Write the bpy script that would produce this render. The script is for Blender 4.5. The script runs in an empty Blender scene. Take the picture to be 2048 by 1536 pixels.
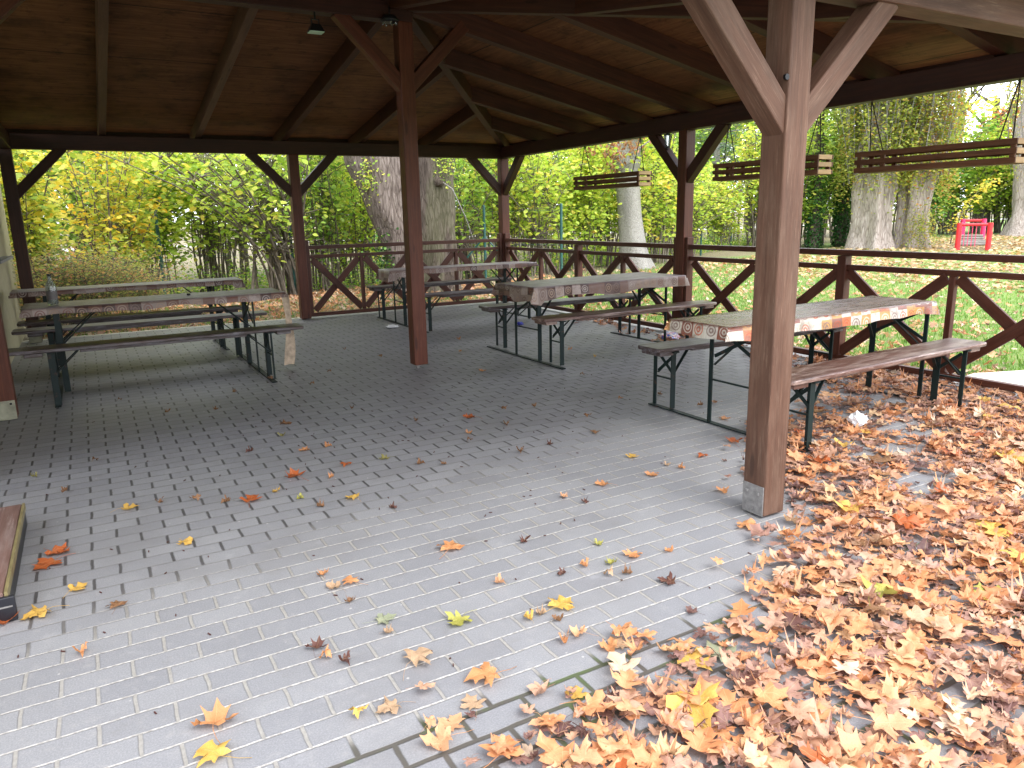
import bpy, bmesh, math, random
import numpy as np
from mathutils import Vector, Matrix, noise
R = math.radians
random.seed(7); rng = np.random.default_rng(11)
scene = bpy.context.scene
COL = scene.collection

# ------------------------------------------------------------------ tagging
def tag(o, label=None, cat=None, group=None, kind=None):
    if label: o['label'] = label
    if cat: o['category'] = cat
    if group: o['group'] = group
    if kind: o['kind'] = kind
    return o
def link(o, parent=None):
    COL.objects.link(o)
    if parent is not None: o.parent = parent
    return o
def empty(name, loc=(0, 0, 0), rz=0.0):
    o = bpy.data.objects.new(name, None); o.location = loc; o.rotation_euler = (0, 0, rz)
    o.empty_display_size = .1
    return link(o)

class MB:
    """collects shapes into one mesh"""
    def __init__(s): s.v = []; s.f = []; s.uv = None
    def add(s, vs, fs):
        b = len(s.v); s.v += [tuple(p) for p in vs]; s.f += [tuple(b + i for i in f) for f in fs]; return s
    def box(s, c, d, M=None):
        x, y, z = [q / 2 for q in d]
        vs = [Vector((c[0] + a * x, c[1] + b * y, c[2] + e * z)) for a in (-1, 1) for b in (-1, 1) for e in (-1, 1)]
        if M is not None: vs = [M @ p for p in vs]
        return s.add(vs, [(0, 1, 3, 2), (4, 6, 7, 5), (0, 4, 5, 1), (2, 3, 7, 6), (0, 2, 6, 4), (1, 5, 7, 3)])
    def bar(s, p0, p1, w, h, up=(0, 0, 1)):
        p0 = Vector(p0); p1 = Vector(p1); X = (p1 - p0); L = X.length; X.normalize(); U = Vector(up)
        Y = U.cross(X)
        if Y.length < 1e-4: Y = Vector((0, 1, 0)).cross(X)
        Y.normalize(); Z = X.cross(Y)
        M = Matrix((X, Y, Z)).transposed().to_4x4(); M.translation = (p0 + p1) / 2
        return s.box((0, 0, 0), (L, w, h), M)
    def tube(s, pts, r, seg=6, cap=True):
        pts = [Vector(p) for p in pts]; n = len(pts)
        rr = r if isinstance(r, (list, tuple)) else [r] * n
        T = (pts[1] - pts[0]).normalized(); a = Vector((0, 0, 1)) if abs(T.z) < .9 else Vector((1, 0, 0))
        N = T.cross(a).normalized(); vs = []
        for i, p in enumerate(pts):
            T = (pts[min(i + 1, n - 1)] - pts[max(i - 1, 0)]).normalized()
            N = (N - T * N.dot(T)).normalized(); B = T.cross(N)
            for k in range(seg):
                t = 2 * math.pi * k / seg
                vs.append(p + (N * math.cos(t) + B * math.sin(t)) * rr[i])
        fs = [(i * seg + k, i * seg + (k + 1) % seg, (i + 1) * seg + (k + 1) % seg, (i + 1) * seg + k) for i in range(n - 1) for k in range(seg)]
        if cap: fs += [tuple(range(seg))[::-1], tuple((n - 1) * seg + k for k in range(seg))]
        return s.add(vs, fs)
    def lathe(s, prof, c=(0, 0, 0), seg=16):
        vs = [(c[0] + r * math.cos(2 * math.pi * k / seg), c[1] + r * math.sin(2 * math.pi * k / seg), c[2] + z) for r, z in prof for k in range(seg)]
        fs = [(i * seg + k, i * seg + (k + 1) % seg, (i + 1) * seg + (k + 1) % seg, (i + 1) * seg + k) for i in range(len(prof) - 1) for k in range(seg)]
        return s.add(vs, fs)
    def mesh(s, name, smooth=False):
        m = bpy.data.meshes.new(name); m.from_pydata(s.v, [], s.f); m.update()
        if smooth: m.polygons.foreach_set('use_smooth', [True] * len(m.polygons))
        return m
    def build(s, name, mat, parent=None, smooth=False, bevel=0, loc=None, normals=True):
        m = s.mesh(name, smooth)
        if normals and not smooth:
            bm = bmesh.new(); bm.from_mesh(m); bmesh.ops.recalc_face_normals(bm, faces=bm.faces); bm.to_mesh(m); bm.free()
        m.materials.append(mat); o = bpy.data.objects.new(name, m)
        if loc: o.location = loc
        if bevel:
            b = o.modifiers.new('bevel', 'BEVEL'); b.width = bevel; b.segments = 2; b.limit_method = 'ANGLE'; b.angle_limit = R(50)
        return link(o, parent)

def timber(name, p0, p1, w, h, mat, parent, up=(0, 0, 1), bevel=.006):
    """a beam whose own X axis runs along its length, so that the grain does"""
    p0 = Vector(p0); p1 = Vector(p1); X = p1 - p0; L = X.length; X.normalize(); Y = Vector(up).cross(X)
    if Y.length < 1e-3: Y = Vector((0, 1, 0))
    Y.normalize(); Z = X.cross(Y)
    b = MB(); b.box((0, 0, 0), (L, w, h)); o = b.build(name, mat, parent, bevel=bevel)
    M = Matrix((X, Y, Z)).transposed().to_4x4(); M.translation = (p0 + p1) / 2
    o.matrix_basis = M
    return o

# ------------------------------------------------------------------ materials
class NT:
    def __init__(s, name):
        s.m = bpy.data.materials.new(name); s.m.use_nodes = True; s.t = s.m.node_tree; s.n = s.t.nodes
        s.b = s.n['Principled BSDF']; s.out = s.n['Material Output']
    def add(s, t, **k):
        n = s.n.new(t)
        for a, v in k.items(): setattr(n, a, v)
        return n
    def set(s, i, v):
        if hasattr(v, 'links') or isinstance(v, bpy.types.NodeSocket): s.t.links.new(v, i)
        else: i.default_value = v
    def math(s, op, a, b=0.0, c=None, clamp=False):
        n = s.add('ShaderNodeMath', operation=op, use_clamp=clamp); s.set(n.inputs[0], a); s.set(n.inputs[1], b)
        if c is not None: s.set(n.inputs[2], c)
        return n.outputs[0]
    def mix(s, f, a, b, bt='MIX'):
        n = s.add('ShaderNodeMix', data_type='RGBA', blend_type=bt); s.set(n.inputs[0], f)
        s.set(n.inputs[6], a if not isinstance(a, tuple) else (*a, 1)[:4]); s.set(n.inputs[7], b if not isinstance(b, tuple) else (*b, 1)[:4])
        return n.outputs[2]
    def ramp(s, f, stops, interp='LINEAR'):
        n = s.add('ShaderNodeValToRGB'); s.t.links.new(f, n.inputs[0]); e = n.color_ramp.elements; n.color_ramp.interpolation = interp
        while len(e) < len(stops): e.new(.5)
        for k, (p, c) in enumerate(stops):
            e[k].position = p; e[k].color = (*c, 1) if isinstance(c, tuple) else (c, c, c, 1)
        return n.outputs[0]
    def coord(s, kind='Object', scale=(1, 1, 1), rnd=0.0, loc=(0, 0, 0)):
        c = s.add('ShaderNodeTexCoord').outputs[kind]
        if rnd:
            oi = s.add('ShaderNodeObjectInfo'); v = s.add('ShaderNodeVectorMath', operation='ADD'); s.t.links.new(c, v.inputs[0])
            cx = s.add('ShaderNodeCombineXYZ'); r = s.math('MULTIPLY', oi.outputs['Random'], rnd)
            for k in range(3): s.t.links.new(r, cx.inputs[k])
            s.t.links.new(cx.outputs[0], v.inputs[1]); c = v.outputs[0]
        mp = s.add('ShaderNodeMapping'); mp.inputs['Scale'].default_value = scale; mp.inputs['Location'].default_value = loc
        s.t.links.new(c, mp.inputs[0]); return mp.outputs[0]
    def noise(s, vec, sc, det=4, rough=.55, dist=0.0):
        n = s.add('ShaderNodeTexNoise'); s.t.links.new(vec, n.inputs['Vector']); n.inputs['Scale'].default_value = sc
        n.inputs['Detail'].default_value = det; n.inputs['Roughness'].default_value = rough; n.inputs['Distortion'].default_value = dist
        return n.outputs['Fac']
    def step(s, f, a, b):
        n = s.add('ShaderNodeMapRange', interpolation_type='SMOOTHSTEP'); s.t.links.new(f, n.inputs[0])
        n.inputs[1].default_value = a; n.inputs[2].default_value = b; return n.outputs[0]
    def bump(s, h, st=.3, d=.01, prev=None):
        n = s.add('ShaderNodeBump'); n.inputs['Strength'].default_value = st; n.inputs['Distance'].default_value = d
        s.t.links.new(h, n.inputs['Height'])
        if prev is not None: s.t.links.new(prev, n.inputs['Normal'])
        return n.outputs[0]
    def fin(s, col=None, rough=None, normal=None, spec=None, metal=None):
        for nm, v in (('Base Color', col), ('Roughness', rough), ('Normal', normal), ('Specular IOR Level', spec), ('Metallic', metal)):
            if v is None: continue
            if isinstance(v, tuple): v = (*v, 1)[:4]
            s.set(s.b.inputs[nm], v)
        return s.m

def wood(name, c0, c1, c2, rough=.6, weather=0.0, wcol=(.30, .22, .19), scale=1.0, spec=.35, crack=0.0):
    n = NT(name); v = n.coord('Object', (1.3 * scale, 30 * scale, 30 * scale), rnd=37.0)
    g = n.noise(v, 1.6, 9, .68, .3); gf = n.noise(n.coord('Object', (3.5, 150, 150), rnd=3.0), 1.5, 4, .6)
    g = n.math('ADD', n.math('MULTIPLY', g, .72), n.math('MULTIPLY', gf, .28)); v2 = n.coord('Object', (.8, 3, 3), rnd=19.0); p = n.noise(v2, 1.7, 4)
    col = n.ramp(g, [(.33, c0), (.5, c1), (.66, c2)])
    col = n.mix(n.math('MULTIPLY', n.step(p, .35, .7), .45), col, tuple(x * .55 for x in c0))
    if weather:
        v3 = n.coord('Object', (1.5, 9, 9), rnd=53.0); w = n.noise(v3, 2.2, 8, .7)
        col = n.mix(n.math('MULTIPLY', n.step(w, .42, .72), weather), col, wcol)
        v4 = n.coord('Object', (3, 70, 70), rnd=11.0); w2 = n.noise(v4, 1.5, 8, .75)
        col = n.mix(n.math('MULTIPLY', n.step(w2, .56, .64), weather * .75), col, tuple(min(1, x * 1.7) for x in wcol))
    vk = n.add('ShaderNodeTexVoronoi'); n.t.links.new(n.coord('Object', (1.6, 7, 7), rnd=71.0), vk.inputs['Vector']); vk.inputs['Scale'].default_value = 1.0
    kn = n.step(vk.outputs['Distance'], .13, .07)
    col = n.mix(n.math('MULTIPLY', kn, .55), col, tuple(x * .3 for x in c0))
    return n.fin(col, n.math('ADD', n.math('MULTIPLY', g, .25), rough - .12), n.bump(g, .35, .004), spec)

M = {}
M['beam'] = wood('stained_wood', (.022, .006, .0035), (.042, .0115, .006), (.068, .020, .010), .55, .10, (.09, .042, .03))
M['raf'] = wood('rafter_wood', (.032, .008, .004), (.060, .0165, .0075), (.095, .028, .012), .6, .12, (.10, .05, .03))
M['rafpale'] = wood('pale_rafter_wood', (.070, .031, .017), (.115, .054, .031), (.155, .080, .048), .6, .2, (.13, .085, .06))
M['post'] = wood('post_wood', (.058, .014, .006), (.098, .025, .011), (.140, .040, .019), .5, .16, (.16, .07, .045))
M['shadedpost'] = wood('shaded_post_wood', (.022, .007, .004), (.042, .013, .007), (.066, .022, .012), .5, .12, (.09, .045, .03))  # post stain deepened, so the back left post's shade is in its colour
M['frontpost'] = wood('weathered_post_wood', (.068, .031, .018), (.108, .052, .032), (.150, .077, .049), .65, .34, (.195, .13, .092))
M['rail'] = wood('railing_wood', (.045, .012, .006), (.078, .022, .011), (.12, .036, .019), .5, .2, (.17, .09, .065))
M['bench'] = wood('bench_wood', (.050, .019, .013), (.105, .045, .032), (.18, .095, .074), .34, .85, (.36, .28, .245), spec=.65)
M['benchdark'] = wood('dark_bench_wood', (.018, .008, .006), (.040, .019, .014), (.085, .052, .044), .42, .5, (.26, .25, .28), spec=.6)  # bluish weather streaks are sky glare painted into the wood
M['plank'] = wood('platform_wood', (.09, .045, .036), (.15, .085, .07), (.22, .13, .11), .55, .5, (.27, .22, .20))
M['planter'] = wood('planter_wood', (.08, .030, .013), (.14, .055, .024), (.20, .09, .04), .6, .2, (.22, .15, .09))
M['planterend'] = wood('planter_end_wood', (.42, .25, .11), (.56, .36, .17), (.66, .46, .24), .6, .2, (.5, .42, .3))

def deck_mat():
    n = NT('roof_sheathing'); v = n.coord('Object', (1.2, 14, 4)); g = n.noise(v, 2.0, 8, .65, .3)
    v2 = n.coord('Object', (1, 1, 1)); p = n.noise(v2, 1.9, 5, .6)
    p2 = n.noise(v2, 6.5, 6, .65)
    col = n.ramp(g, [(.2, (.075, .027, .012)), (.5, (.155, .061, .026)), (.8, (.26, .112, .048))])
    col = n.mix(n.math('MULTIPLY', n.step(p, .46, .70), .7), col, (.035, .013, .006))
    col = n.mix(n.math('MULTIPLY', n.step(p2, .55, .66), .55), col, (.045, .018, .009))
    sx = n.add('ShaderNodeSeparateXYZ'); n.t.links.new(n.add('ShaderNodeTexCoord').outputs['Object'], sx.inputs[0])
    fy = n.math('FRACT', n.math('DIVIDE', n.math('ADD', sx.outputs[1], 40.36), 1.25)); seam = n.math('LESS_THAN', n.math('ABSOLUTE', n.math('SUBTRACT', fy, .5)), .006)
    col = n.mix(n.math('MULTIPLY', seam, .85), col, (.012, .007, .005))
    return n.fin(col, .7, n.bump(g, .2, .003), .2)
M['deck'] = deck_mat()

def simple(name, c, rough=.5, metal=0.0, var=.25, sc=8, bump=.1, spec=.5):
    n = NT(name); g = n.noise(n.coord('Object', (1, 1, 1), rnd=9.0), sc, 5, .6)
    col = n.ramp(g, [(.3, tuple(x * (1 - var) for x in c)), (.7, tuple(min(1, x * (1 + var)) for x in c))])
    return n.fin(col, rough, n.bump(g, bump, .004), spec, metal)
def steel():
    n = NT('green_painted_steel'); v = n.coord('Object', (1, 1, 1), rnd=5.0); g = n.noise(v, 14, 6, .7)
    col = n.mix(n.step(g, .58, .68), (.0055, .015, .014), (.05, .028, .02))
    return n.fin(col, n.math('ADD', n.math('MULTIPLY', g, .3), .40), n.bump(g, .25, .002), .3)
M['steel'] = steel()
M['galv'] = simple('galvanised_plate', (.20, .195, .19), .65, .3, .35, 30)
M['oldgalv'] = simple('dirty_plate', (.30, .30, .22), .7, .2, .3, 12)
M['black'] = simple('black_metal', (.012, .012, .014), .4, .3)
M['fence'] = simple('green_fence_paint', (.015, .075, .065), .45)
M['rope'] = simple('dark_rope', (.03, .022, .018), .9, 0, .4, 60)
M['plaster'] = simple('cream_plaster', (.44, .40, .27), .85, 0, .10, 14, .25)
M['slab'] = simple('pale_stone_slab', (.62, .60, .52), .8, 0, .12, 10, .2)
M['shingle'] = simple('roof_felt', (.09, .07, .06), .9, 0, .3, 20)
M['redpaint'] = simple('red_playground_paint', (.62, .02, .03), .4, 0, .12)
M['pinkpaint'] = simple('pink_playground_paint', (.72, .03, .14), .4, 0, .12)
M['rung'] = simple('grey_rung', (.22, .21, .19), .7)
M['paper'] = simple('white_paper', (.85, .85, .86), .6, 0, .05)
M['blue'] = simple('blue_wrapper', (.05, .06, .45), .3)
M['window'] = simple('dark_window_glass', (.012, .014, .016), .08, 0, .1)
M['wframe'] = simple('dark_window_frame', (.05, .04, .035), .5)
M['rubber'] = simple('black_step_nosing', (.012, .013, .018), .35)
def glassm():
    n = NT('bottle_glass'); n.b.inputs['Transmission Weight'].default_value = .85
    return n.fin((.72, .78, .74), .04)
M['glass'] = glassm()
def frosted():
    n = NT('lamp_lens'); return n.fin((.55, .75, .60), .25)
M['lens'] = frosted()
def striped():
    n = NT('printed_wrapper'); v = n.coord('Object', (60, 20, 20)); w = n.noise(v, 1.0, 1)
    return n.fin(n.ramp(w, [(.40, (.75, .75, .75)), (.46, (.65, .06, .05)), (.52, (.8, .8, .8)), (.58, (.08, .15, .55))], 'CONSTANT'), .4)
M['wrap'] = striped()

def paver():
    n = NT('grey_concrete_pavers'); c = n.add('ShaderNodeTexCoord').outputs['Object']
    wob = n.add('ShaderNodeTexNoise'); n.t.links.new(c, wob.inputs['Vector']); wob.inputs['Scale'].default_value = 9; wob.inputs['Detail'].default_value = 3
    sx = n.add('ShaderNodeSeparateXYZ'); n.t.links.new(c, sx.inputs[0]); sw = n.add('ShaderNodeSeparateXYZ'); n.t.links.new(wob.outputs['Color'], sw.inputs[0])
    X = n.math('ADD', sx.outputs[0], n.math('MULTIPLY', n.math('SUBTRACT', sw.outputs[0], .5), .012))
    Y = n.math('ADD', sx.outputs[1], n.math('MULTIPLY', n.math('SUBTRACT', sw.outputs[1], .5), .010))
    ry = n.math('DIVIDE', n.math('ADD', Y, 8.36), .108); row = n.math('FLOOR', ry)
    wn = n.add('ShaderNodeTexWhiteNoise', noise_dimensions='1D'); n.t.links.new(row, wn.inputs['W'])
    off = n.math('MULTIPLY', n.math('PINGPONG', row, 1.0), -.5)
    off = n.math('ADD', off, n.math('MULTIPLY', n.math('SUBTRACT', wn.outputs['Value'], .5), .035))
    u = n.math('ADD', n.math('ADD', n.math('DIVIDE', n.math('ADD', X, 6.48), .21), .5), off)
    bi = n.math('FLOOR', u)
    du = n.math('MULTIPLY', n.math('SUBTRACT', .5, n.math('ABSOLUTE', n.math('SUBTRACT', n.math('FRACT', u), .5))), .21)
    dv = n.math('MULTIPLY', n.math('SUBTRACT', .5, n.math('ABSOLUTE', n.math('SUBTRACT', n.math('FRACT', ry), .5))), .108)
    # outer strip in front of the eaves: wider, darker, mossy joints
    big = n.noise(c, .9, 3); yy = n.math('ADD', sx.outputs[1], n.math('MULTIPLY', big, .12))
    outer = n.step(yy, -9.28, -9.36)
    js = n.math('ADD', .0056, n.math('MULTIPLY', outer, .0022)); jl = n.math('ADD', .0040, n.math('MULTIPLY', outer, .0046))
    def lt(d, w):
        a = n.math('DIVIDE', n.math('SUBTRACT', n.math('MULTIPLY', w, 1.25), d), n.math('MULTIPLY', w, .5)); return n.math('MINIMUM', n.math('MAXIMUM', a, 0.0), 1.0)
    S = lt(du, js); L = lt(dv, jl)
    # sandy joints in the open front part, dark joints in the sheltered part
    zone = n.math('SUBTRACT', n.math('MULTIPLY', n.math('ADD', sx.outputs[0], 3.0), .33), sx.outputs[1])
    zone = n.math('ADD', zone, n.math('MULTIPLY', n.noise(c, 2.2, 4), .7)); sand = n.step(zone, 7.15, 7.75)
    sand = n.math('MULTIPLY', sand, n.math('SUBTRACT', 1.0, outer))
    wn2 = n.add('ShaderNodeTexWhiteNoise', noise_dimensions='2D'); cb = n.add('ShaderNodeCombineXYZ'); n.t.links.new(bi, cb.inputs[0]); n.t.links.new(row, cb.inputs[1]); n.t.links.new(cb.outputs[0], wn2.inputs['Vector'])
    fine = n.noise(c, 190, 3, .7); med = n.noise(c, 24, 5, .65); stain = n.noise(c, 1.7, 6, .6)
    base = n.ramp(wn2.outputs['Value'], [(0, (.222, .224, .238)), (.5, (.243, .245, .258)), (1, (.265, .267, .278))])
    base = n.mix(n.step(fine, .35, .75), n.mix(1.0, base, (.80, .80, .81), 'MULTIPLY'), n.mix(1.0, base, (1.17, 1.17, 1.15), 'MULTIPLY'))
    base = n.mix(n.math('MULTIPLY', n.step(med, .5, .75), .35), base, (.33, .32, .31))
    base = n.mix(n.math('MULTIPLY', n.step(stain, .46, .72), .42), base, (.165, .160, .162))
    gr = n.noise(c, 5.0, 7, .72); base = n.mix(n.math('MULTIPLY', n.step(gr, .56, .70), .30), base, (.17, .16, .15)); base = n.mix(n.math('MULTIPLY', n.step(gr, .42, .30), .25), base, (.38, .38, .39))
    spk = n.add('ShaderNodeTexVoronoi'); n.t.links.new(c, spk.inputs['Vector']); spk.inputs['Scale'].default_value = 9.0
    base = n.mix(n.math('MULTIPLY', n.step(spk.outputs['Distance'], .055, .03), .7), base, (.5, .49, .47))
    jn = n.noise(c, 60, 3)
    longc = n.mix(sand, (.185, .18, .18), n.mix(n.step(jn, .30, .65), (.25, .235, .22), (.48, .465, .44)))
    shortc = n.mix(sand, (.065, .062, .064), n.mix(jn, (.19, .18, .165), (.37, .355, .33)))
    moss = n.noise(c, 3.0, 5, .65); dk = n.mix(n.math('MULTIPLY', n.step(moss, .5, .65), .8), (.085, .078, .068), (.075, .105, .04))
    longc = n.mix(outer, longc, dk); shortc = n.mix(outer, shortc, dk)
    m2 = n.math('MULTIPLY', n.step(n.noise(c, 1.3, 5, .7), .60, .66), n.step(n.math('MULTIPLY', sx.outputs[1], -1.0), 8.6, 9.1))
    longc = n.mix(n.math('MULTIPLY', m2, .6), longc, (.10, .14, .05))
    ed = n.math('MAXIMUM', lt(du, n.math('ADD', js, .0028)), lt(dv, n.math('ADD', jl, .0028)))
    base = n.mix(n.math('MULTIPLY', ed, .38), base, (.10, .10, .11))
    col = n.mix(L, base, longc); col = n.mix(S, col, shortc)
    edge = n.math('MAXIMUM', S, L)
    nrm = n.bump(n.math('SUBTRACT', 1.0, edge), .55, .006)
    nrm = n.bump(med, .12, .004, nrm); nrm = n.bump(fine, .12, .002, nrm)
    return n.fin(col, n.math('ADD', .36, n.math('MULTIPLY', med, .30)), nrm, .5)
M['paver'] = paver()

def lawn():
    n = NT('lawn_ground'); c = n.coord('Object'); a = n.noise(c, .35, 5, .6); b = n.noise(c, 6, 6, .7); d = n.noise(c, 45, 4, .75)
    col = n.ramp(d, [(.25, (.05, .095, .022)), (.5, (.13, .225, .052)), (.8, (.26, .35, .12))])
    col = n.mix(n.math('MULTIPLY', n.step(b, .46, .66), .6), col, (.27, .23, .12)); col = n.mix(n.math('MULTIPLY', n.step(a, .45, .62), .35), col, (.20, .26, .07))
    sx = n.add('ShaderNodeSeparateXYZ'); n.t.links.new(n.add('ShaderNodeTexCoord').outputs['Object'], sx.inputs[0])
    # bare leafy soil behind the shelter and round the playground
    soil = n.ramp(d, [(.3, (.10, .075, .055)), (.55, (.24, .18, .135)), (.8, (.38, .31, .26))])
    f1 = n.math('ADD', n.math('SUBTRACT', sx.outputs[1], n.math('MULTIPLY', sx.outputs[0], .42)), n.math('MULTIPLY', a, 3.0))
    s1 = n.math('MULTIPLY', n.step(f1, 2.0, 4.0), .8)
    dx = n.math('SUBTRACT', sx.outputs[0], 25.0); dy = n.math('SUBTRACT', sx.outputs[1], 5.2)
    rr = n.math('SQRT', n.math('ADD', n.math('MULTIPLY', dx, n.math('MULTIPLY', dx, .35)), n.math('MULTIPLY', dy, dy)))
    s2 = n.math('MULTIPLY', n.step(n.math('ADD', rr, n.math('MULTIPLY', b, 1.5)), 5.0, 3.2), .75)
    col = n.mix(n.math('MAXIMUM', s1, s2), col, soil)
    return n.fin(col, .9, n.bump(d, .6, .03), .2)
M['lawn'] = lawn()
def roadm():
    n = NT('pale_path'); return n.fin(n.ramp(n.noise(n.coord('Object'), 8, 5), [(.3, (.42, .41, .38)), (.7, (.56, .55, .52))]), .9)
M['road'] = roadm()

def bark(name, c0, c1, c2, sc=1.0, moss=0.0, stretch=.22):
    n = NT(name); v = n.coord('Object', (7 * sc, 7 * sc, 7 * sc * stretch)); g = n.noise(v, 2.2, 8, .68, .5)
    vo = n.add('ShaderNodeTexVoronoi', feature='DISTANCE_TO_EDGE'); vd = n.add('ShaderNodeVectorMath', operation='ADD'); nz_ = n.add('ShaderNodeTexNoise'); n.t.links.new(v, nz_.inputs['Vector']); nz_.inputs['Scale'].default_value = 1.1; nz_.inputs['Detail'].default_value = 5; n.t.links.new(n.coord('Object', (9 * sc, 9 * sc, 9 * sc * stretch)), vd.inputs[0]); n.t.links.new(nz_.outputs['Color'], vd.inputs[1]); n.t.links.new(vd.outputs[0], vo.inputs['Vector']); vo.inputs['Scale'].default_value = 1.5; vo.inputs['Randomness'].default_value = 1.0
    cr = n.step(vo.outputs['Distance'], .0, .16)
    h = n.math('ADD', n.math('MULTIPLY', g, .88), n.math('MULTIPLY', cr, .2))
    col = n.ramp(h, [(.25, c0), (.55, c1), (.85, c2)])
    big = n.noise(n.coord('Object', (1.5, 1.5, .5)), 1.5, 4)
    col = n.mix(n.math('MULTIPLY', n.step(big, .45, .7), .4), col, tuple(x * .45 for x in c1))
    if moss: col = n.mix(n.math('MULTIPLY', n.step(big, .56, .44), moss), col, (.10, .13, .05))
    return n.fin(col, .9, n.bump(h, .9, .04), .15)
M['barkgrey'] = bark('grey_furrowed_bark', (.045, .033, .028), (.165, .132, .116), (.32, .27, .245), 1.2, 0, .16)
M['barkpale'] = bark('pale_fluted_bark', (.12, .095, .085), (.34, .29, .26), (.56, .50, .47), 1.2, 0, .12)
M['barkmoss'] = bark('mossy_bark', (.040, .030, .025), (.105, .082, .068), (.20, .165, .14), 1.4, .25, .16)
M['barkplain'] = bark('fine_grey_bark', (.20, .19, .175), (.32, .305, .285), (.42, .405, .385), 2.6, 0, .45)
M['barkdark'] = bark('dark_bark', (.04, .033, .028), (.10, .082, .066), (.17, .145, .12), 1.5)
M['twig'] = simple('twig_bark', (.13, .11, .085), .85, 0, .4, 10)

def foliage(name, stops, trans=.5, rv=.25):
    n = NT(name); at = n.add('ShaderNodeAttribute', attribute_name='rnd'); oi = n.add('ShaderNodeObjectInfo')
    f = n.math('ADD', at.outputs['Fac'], n.math('MULTIPLY', n.math('SUBTRACT', oi.outputs['Random'], .5), rv), clamp=True)
    col = n.ramp(f, stops); n.b.inputs['Roughness'].default_value = .55; n.b.inputs['Specular IOR Level'].default_value = .3
    n.set(n.b.inputs['Base Color'], col)
    tr = n.add('ShaderNodeBsdfTranslucent'); n.set(tr.inputs[0], n.mix(1.0, col, (1.15, 1.12, .75), 'MULTIPLY'))
    mx = n.add('ShaderNodeMixShader'); mx.inputs[0].default_value = trans
    n.t.links.new(n.b.outputs[0], mx.inputs[1]); n.t.links.new(tr.outputs[0], mx.inputs[2]); n.t.links.new(mx.outputs[0], n.out.inputs[0])
    return n.m
M['fL'] = foliage('yellow_green_leaves', [(0, (.18, .32, .05)), (.35, (.38, .54, .085)), (.7, (.60, .68, .13)), (.92, (.80, .72, .18)), (1, (.76, .52, .12))])
M['fY'] = foliage('yellow_leaves', [(0, (.20, .33, .06)), (.3, (.42, .50, .09)), (.6, (.68, .62, .12)), (.85, (.78, .56, .07)), (1, (.76, .44, .06))])
M['fG'] = foliage('green_leaves', [(0, (.09, .20, .05)), (.4, (.21, .39, .075)), (.8, (.42, .56, .11)), (1, (.64, .64, .16))])
M['fD'] = foliage('ivy_leaves', [(0, (.015, .05, .015)), (.5, (.04, .13, .03)), (.85, (.14, .28, .05)), (1, (.32, .42, .08))], .3)
M['fB'] = foliage('conifer_needles', [(0, (.05, .11, .08)), (.5, (.12, .21, .15)), (1, (.24, .32, .20))], .25)
M['fR'] = foliage('shoot_leaves', [(0, (.16, .22, .04)), (.4, (.34, .40, .08)), (.75, (.42, .40, .10)), (.9, (.50, .28, .08)), (1, (.40, .17, .08))])
M['fO'] = foliage('orange_yellow_leaves', [(0, (.45, .38, .04)), (.5, (.78, .55, .03)), (1, (.80, .38, .03))])
M['fP'] = foliage('pinkish_shrub_leaves', [(0, (.16, .32, .12)), (.45, (.42, .46, .16)), (.7, (.66, .42, .20)), (1, (.70, .32, .24))])
M['fDead'] = foliage('withered_brown_leaves', [(0, (.20, .09, .04)), (.5, (.34, .15, .08)), (1, (.46, .26, .14))], .3)
M['grass'] = foliage('grass_blades', [(0, (.09, .19, .04)), (.5, (.18, .33, .07)), (.9, (.30, .44, .13)), (1, (.42, .42, .2))], .35)

def mapleleaf(name, stops, trans=.25):
    n = NT(name); at = n.add('ShaderNodeAttribute', attribute_name='rnd'); oi = n.add('ShaderNodeObjectInfo')
    uvn = n.add('ShaderNodeUVMap', uv_map='UVMap'); sx = n.add('ShaderNodeSeparateXYZ'); n.t.links.new(uvn.outputs[0], sx.inputs[0])
    f = n.math('ADD', at.outputs['Fac'], n.math('MULTIPLY', n.math('SUBTRACT', oi.outputs['Random'], .5), .15), clamp=True)
    col = n.ramp(f, stops)
    x = n.math('ABSOLUTE', sx.outputs[0]); y = n.math('SUBTRACT', sx.outputs[1], .06)
    ang = n.math('ARCTAN2', x, y); r = n.math('SQRT', n.math('ADD', n.math('MULTIPLY', x, x), n.math('MULTIPLY', y, y)))
    vein = None
    for a0 in (0.0, .72, 1.40):
        d = n.math('MULTIPLY', n.math('ABSOLUTE', n.math('SUBTRACT', ang, a0)), r)
        k = n.step(d, .016, .006); vein = k if vein is None else n.math('MAXIMUM', vein, k)
    cw = n.noise(n.coord('Object', (1, 1, 1), rnd=13.0), 38, 4, .6)
    col = n.mix(n.math('MULTIPLY', n.step(cw, .52, .74), .55), col, n.mix(1.0, col, (.45, .30, .22), 'MULTIPLY'))
    col = n.mix(n.math('MULTIPLY', n.step(cw, .42, .25), .4), col, n.mix(1.0, col, (1.35, 1.3, 1.15), 'MULTIPLY'))
    col = n.mix(n.math('MULTIPLY', vein, .45), col, n.mix(.5, col, (.75, .55, .28)))
    n.set(n.b.inputs['Base Color'], col); n.b.inputs['Roughness'].default_value = .5; n.b.inputs['Specular IOR Level'].default_value = .4
    n.set(n.b.inputs['Normal'], n.bump(n.math('ADD', n.math('MULTIPLY', vein, .6), cw), .4, .004))
    tr = n.add('ShaderNodeBsdfTranslucent'); n.set(tr.inputs[0], col)
    mx = n.add('ShaderNodeMixShader'); mx.inputs[0].default_value = trans
    n.t.links.new(n.b.outputs[0], mx.inputs[1]); n.t.links.new(tr.outputs[0], mx.inputs[2]); n.t.links.new(mx.outputs[0], n.out.inputs[0])
    return n.m
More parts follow.
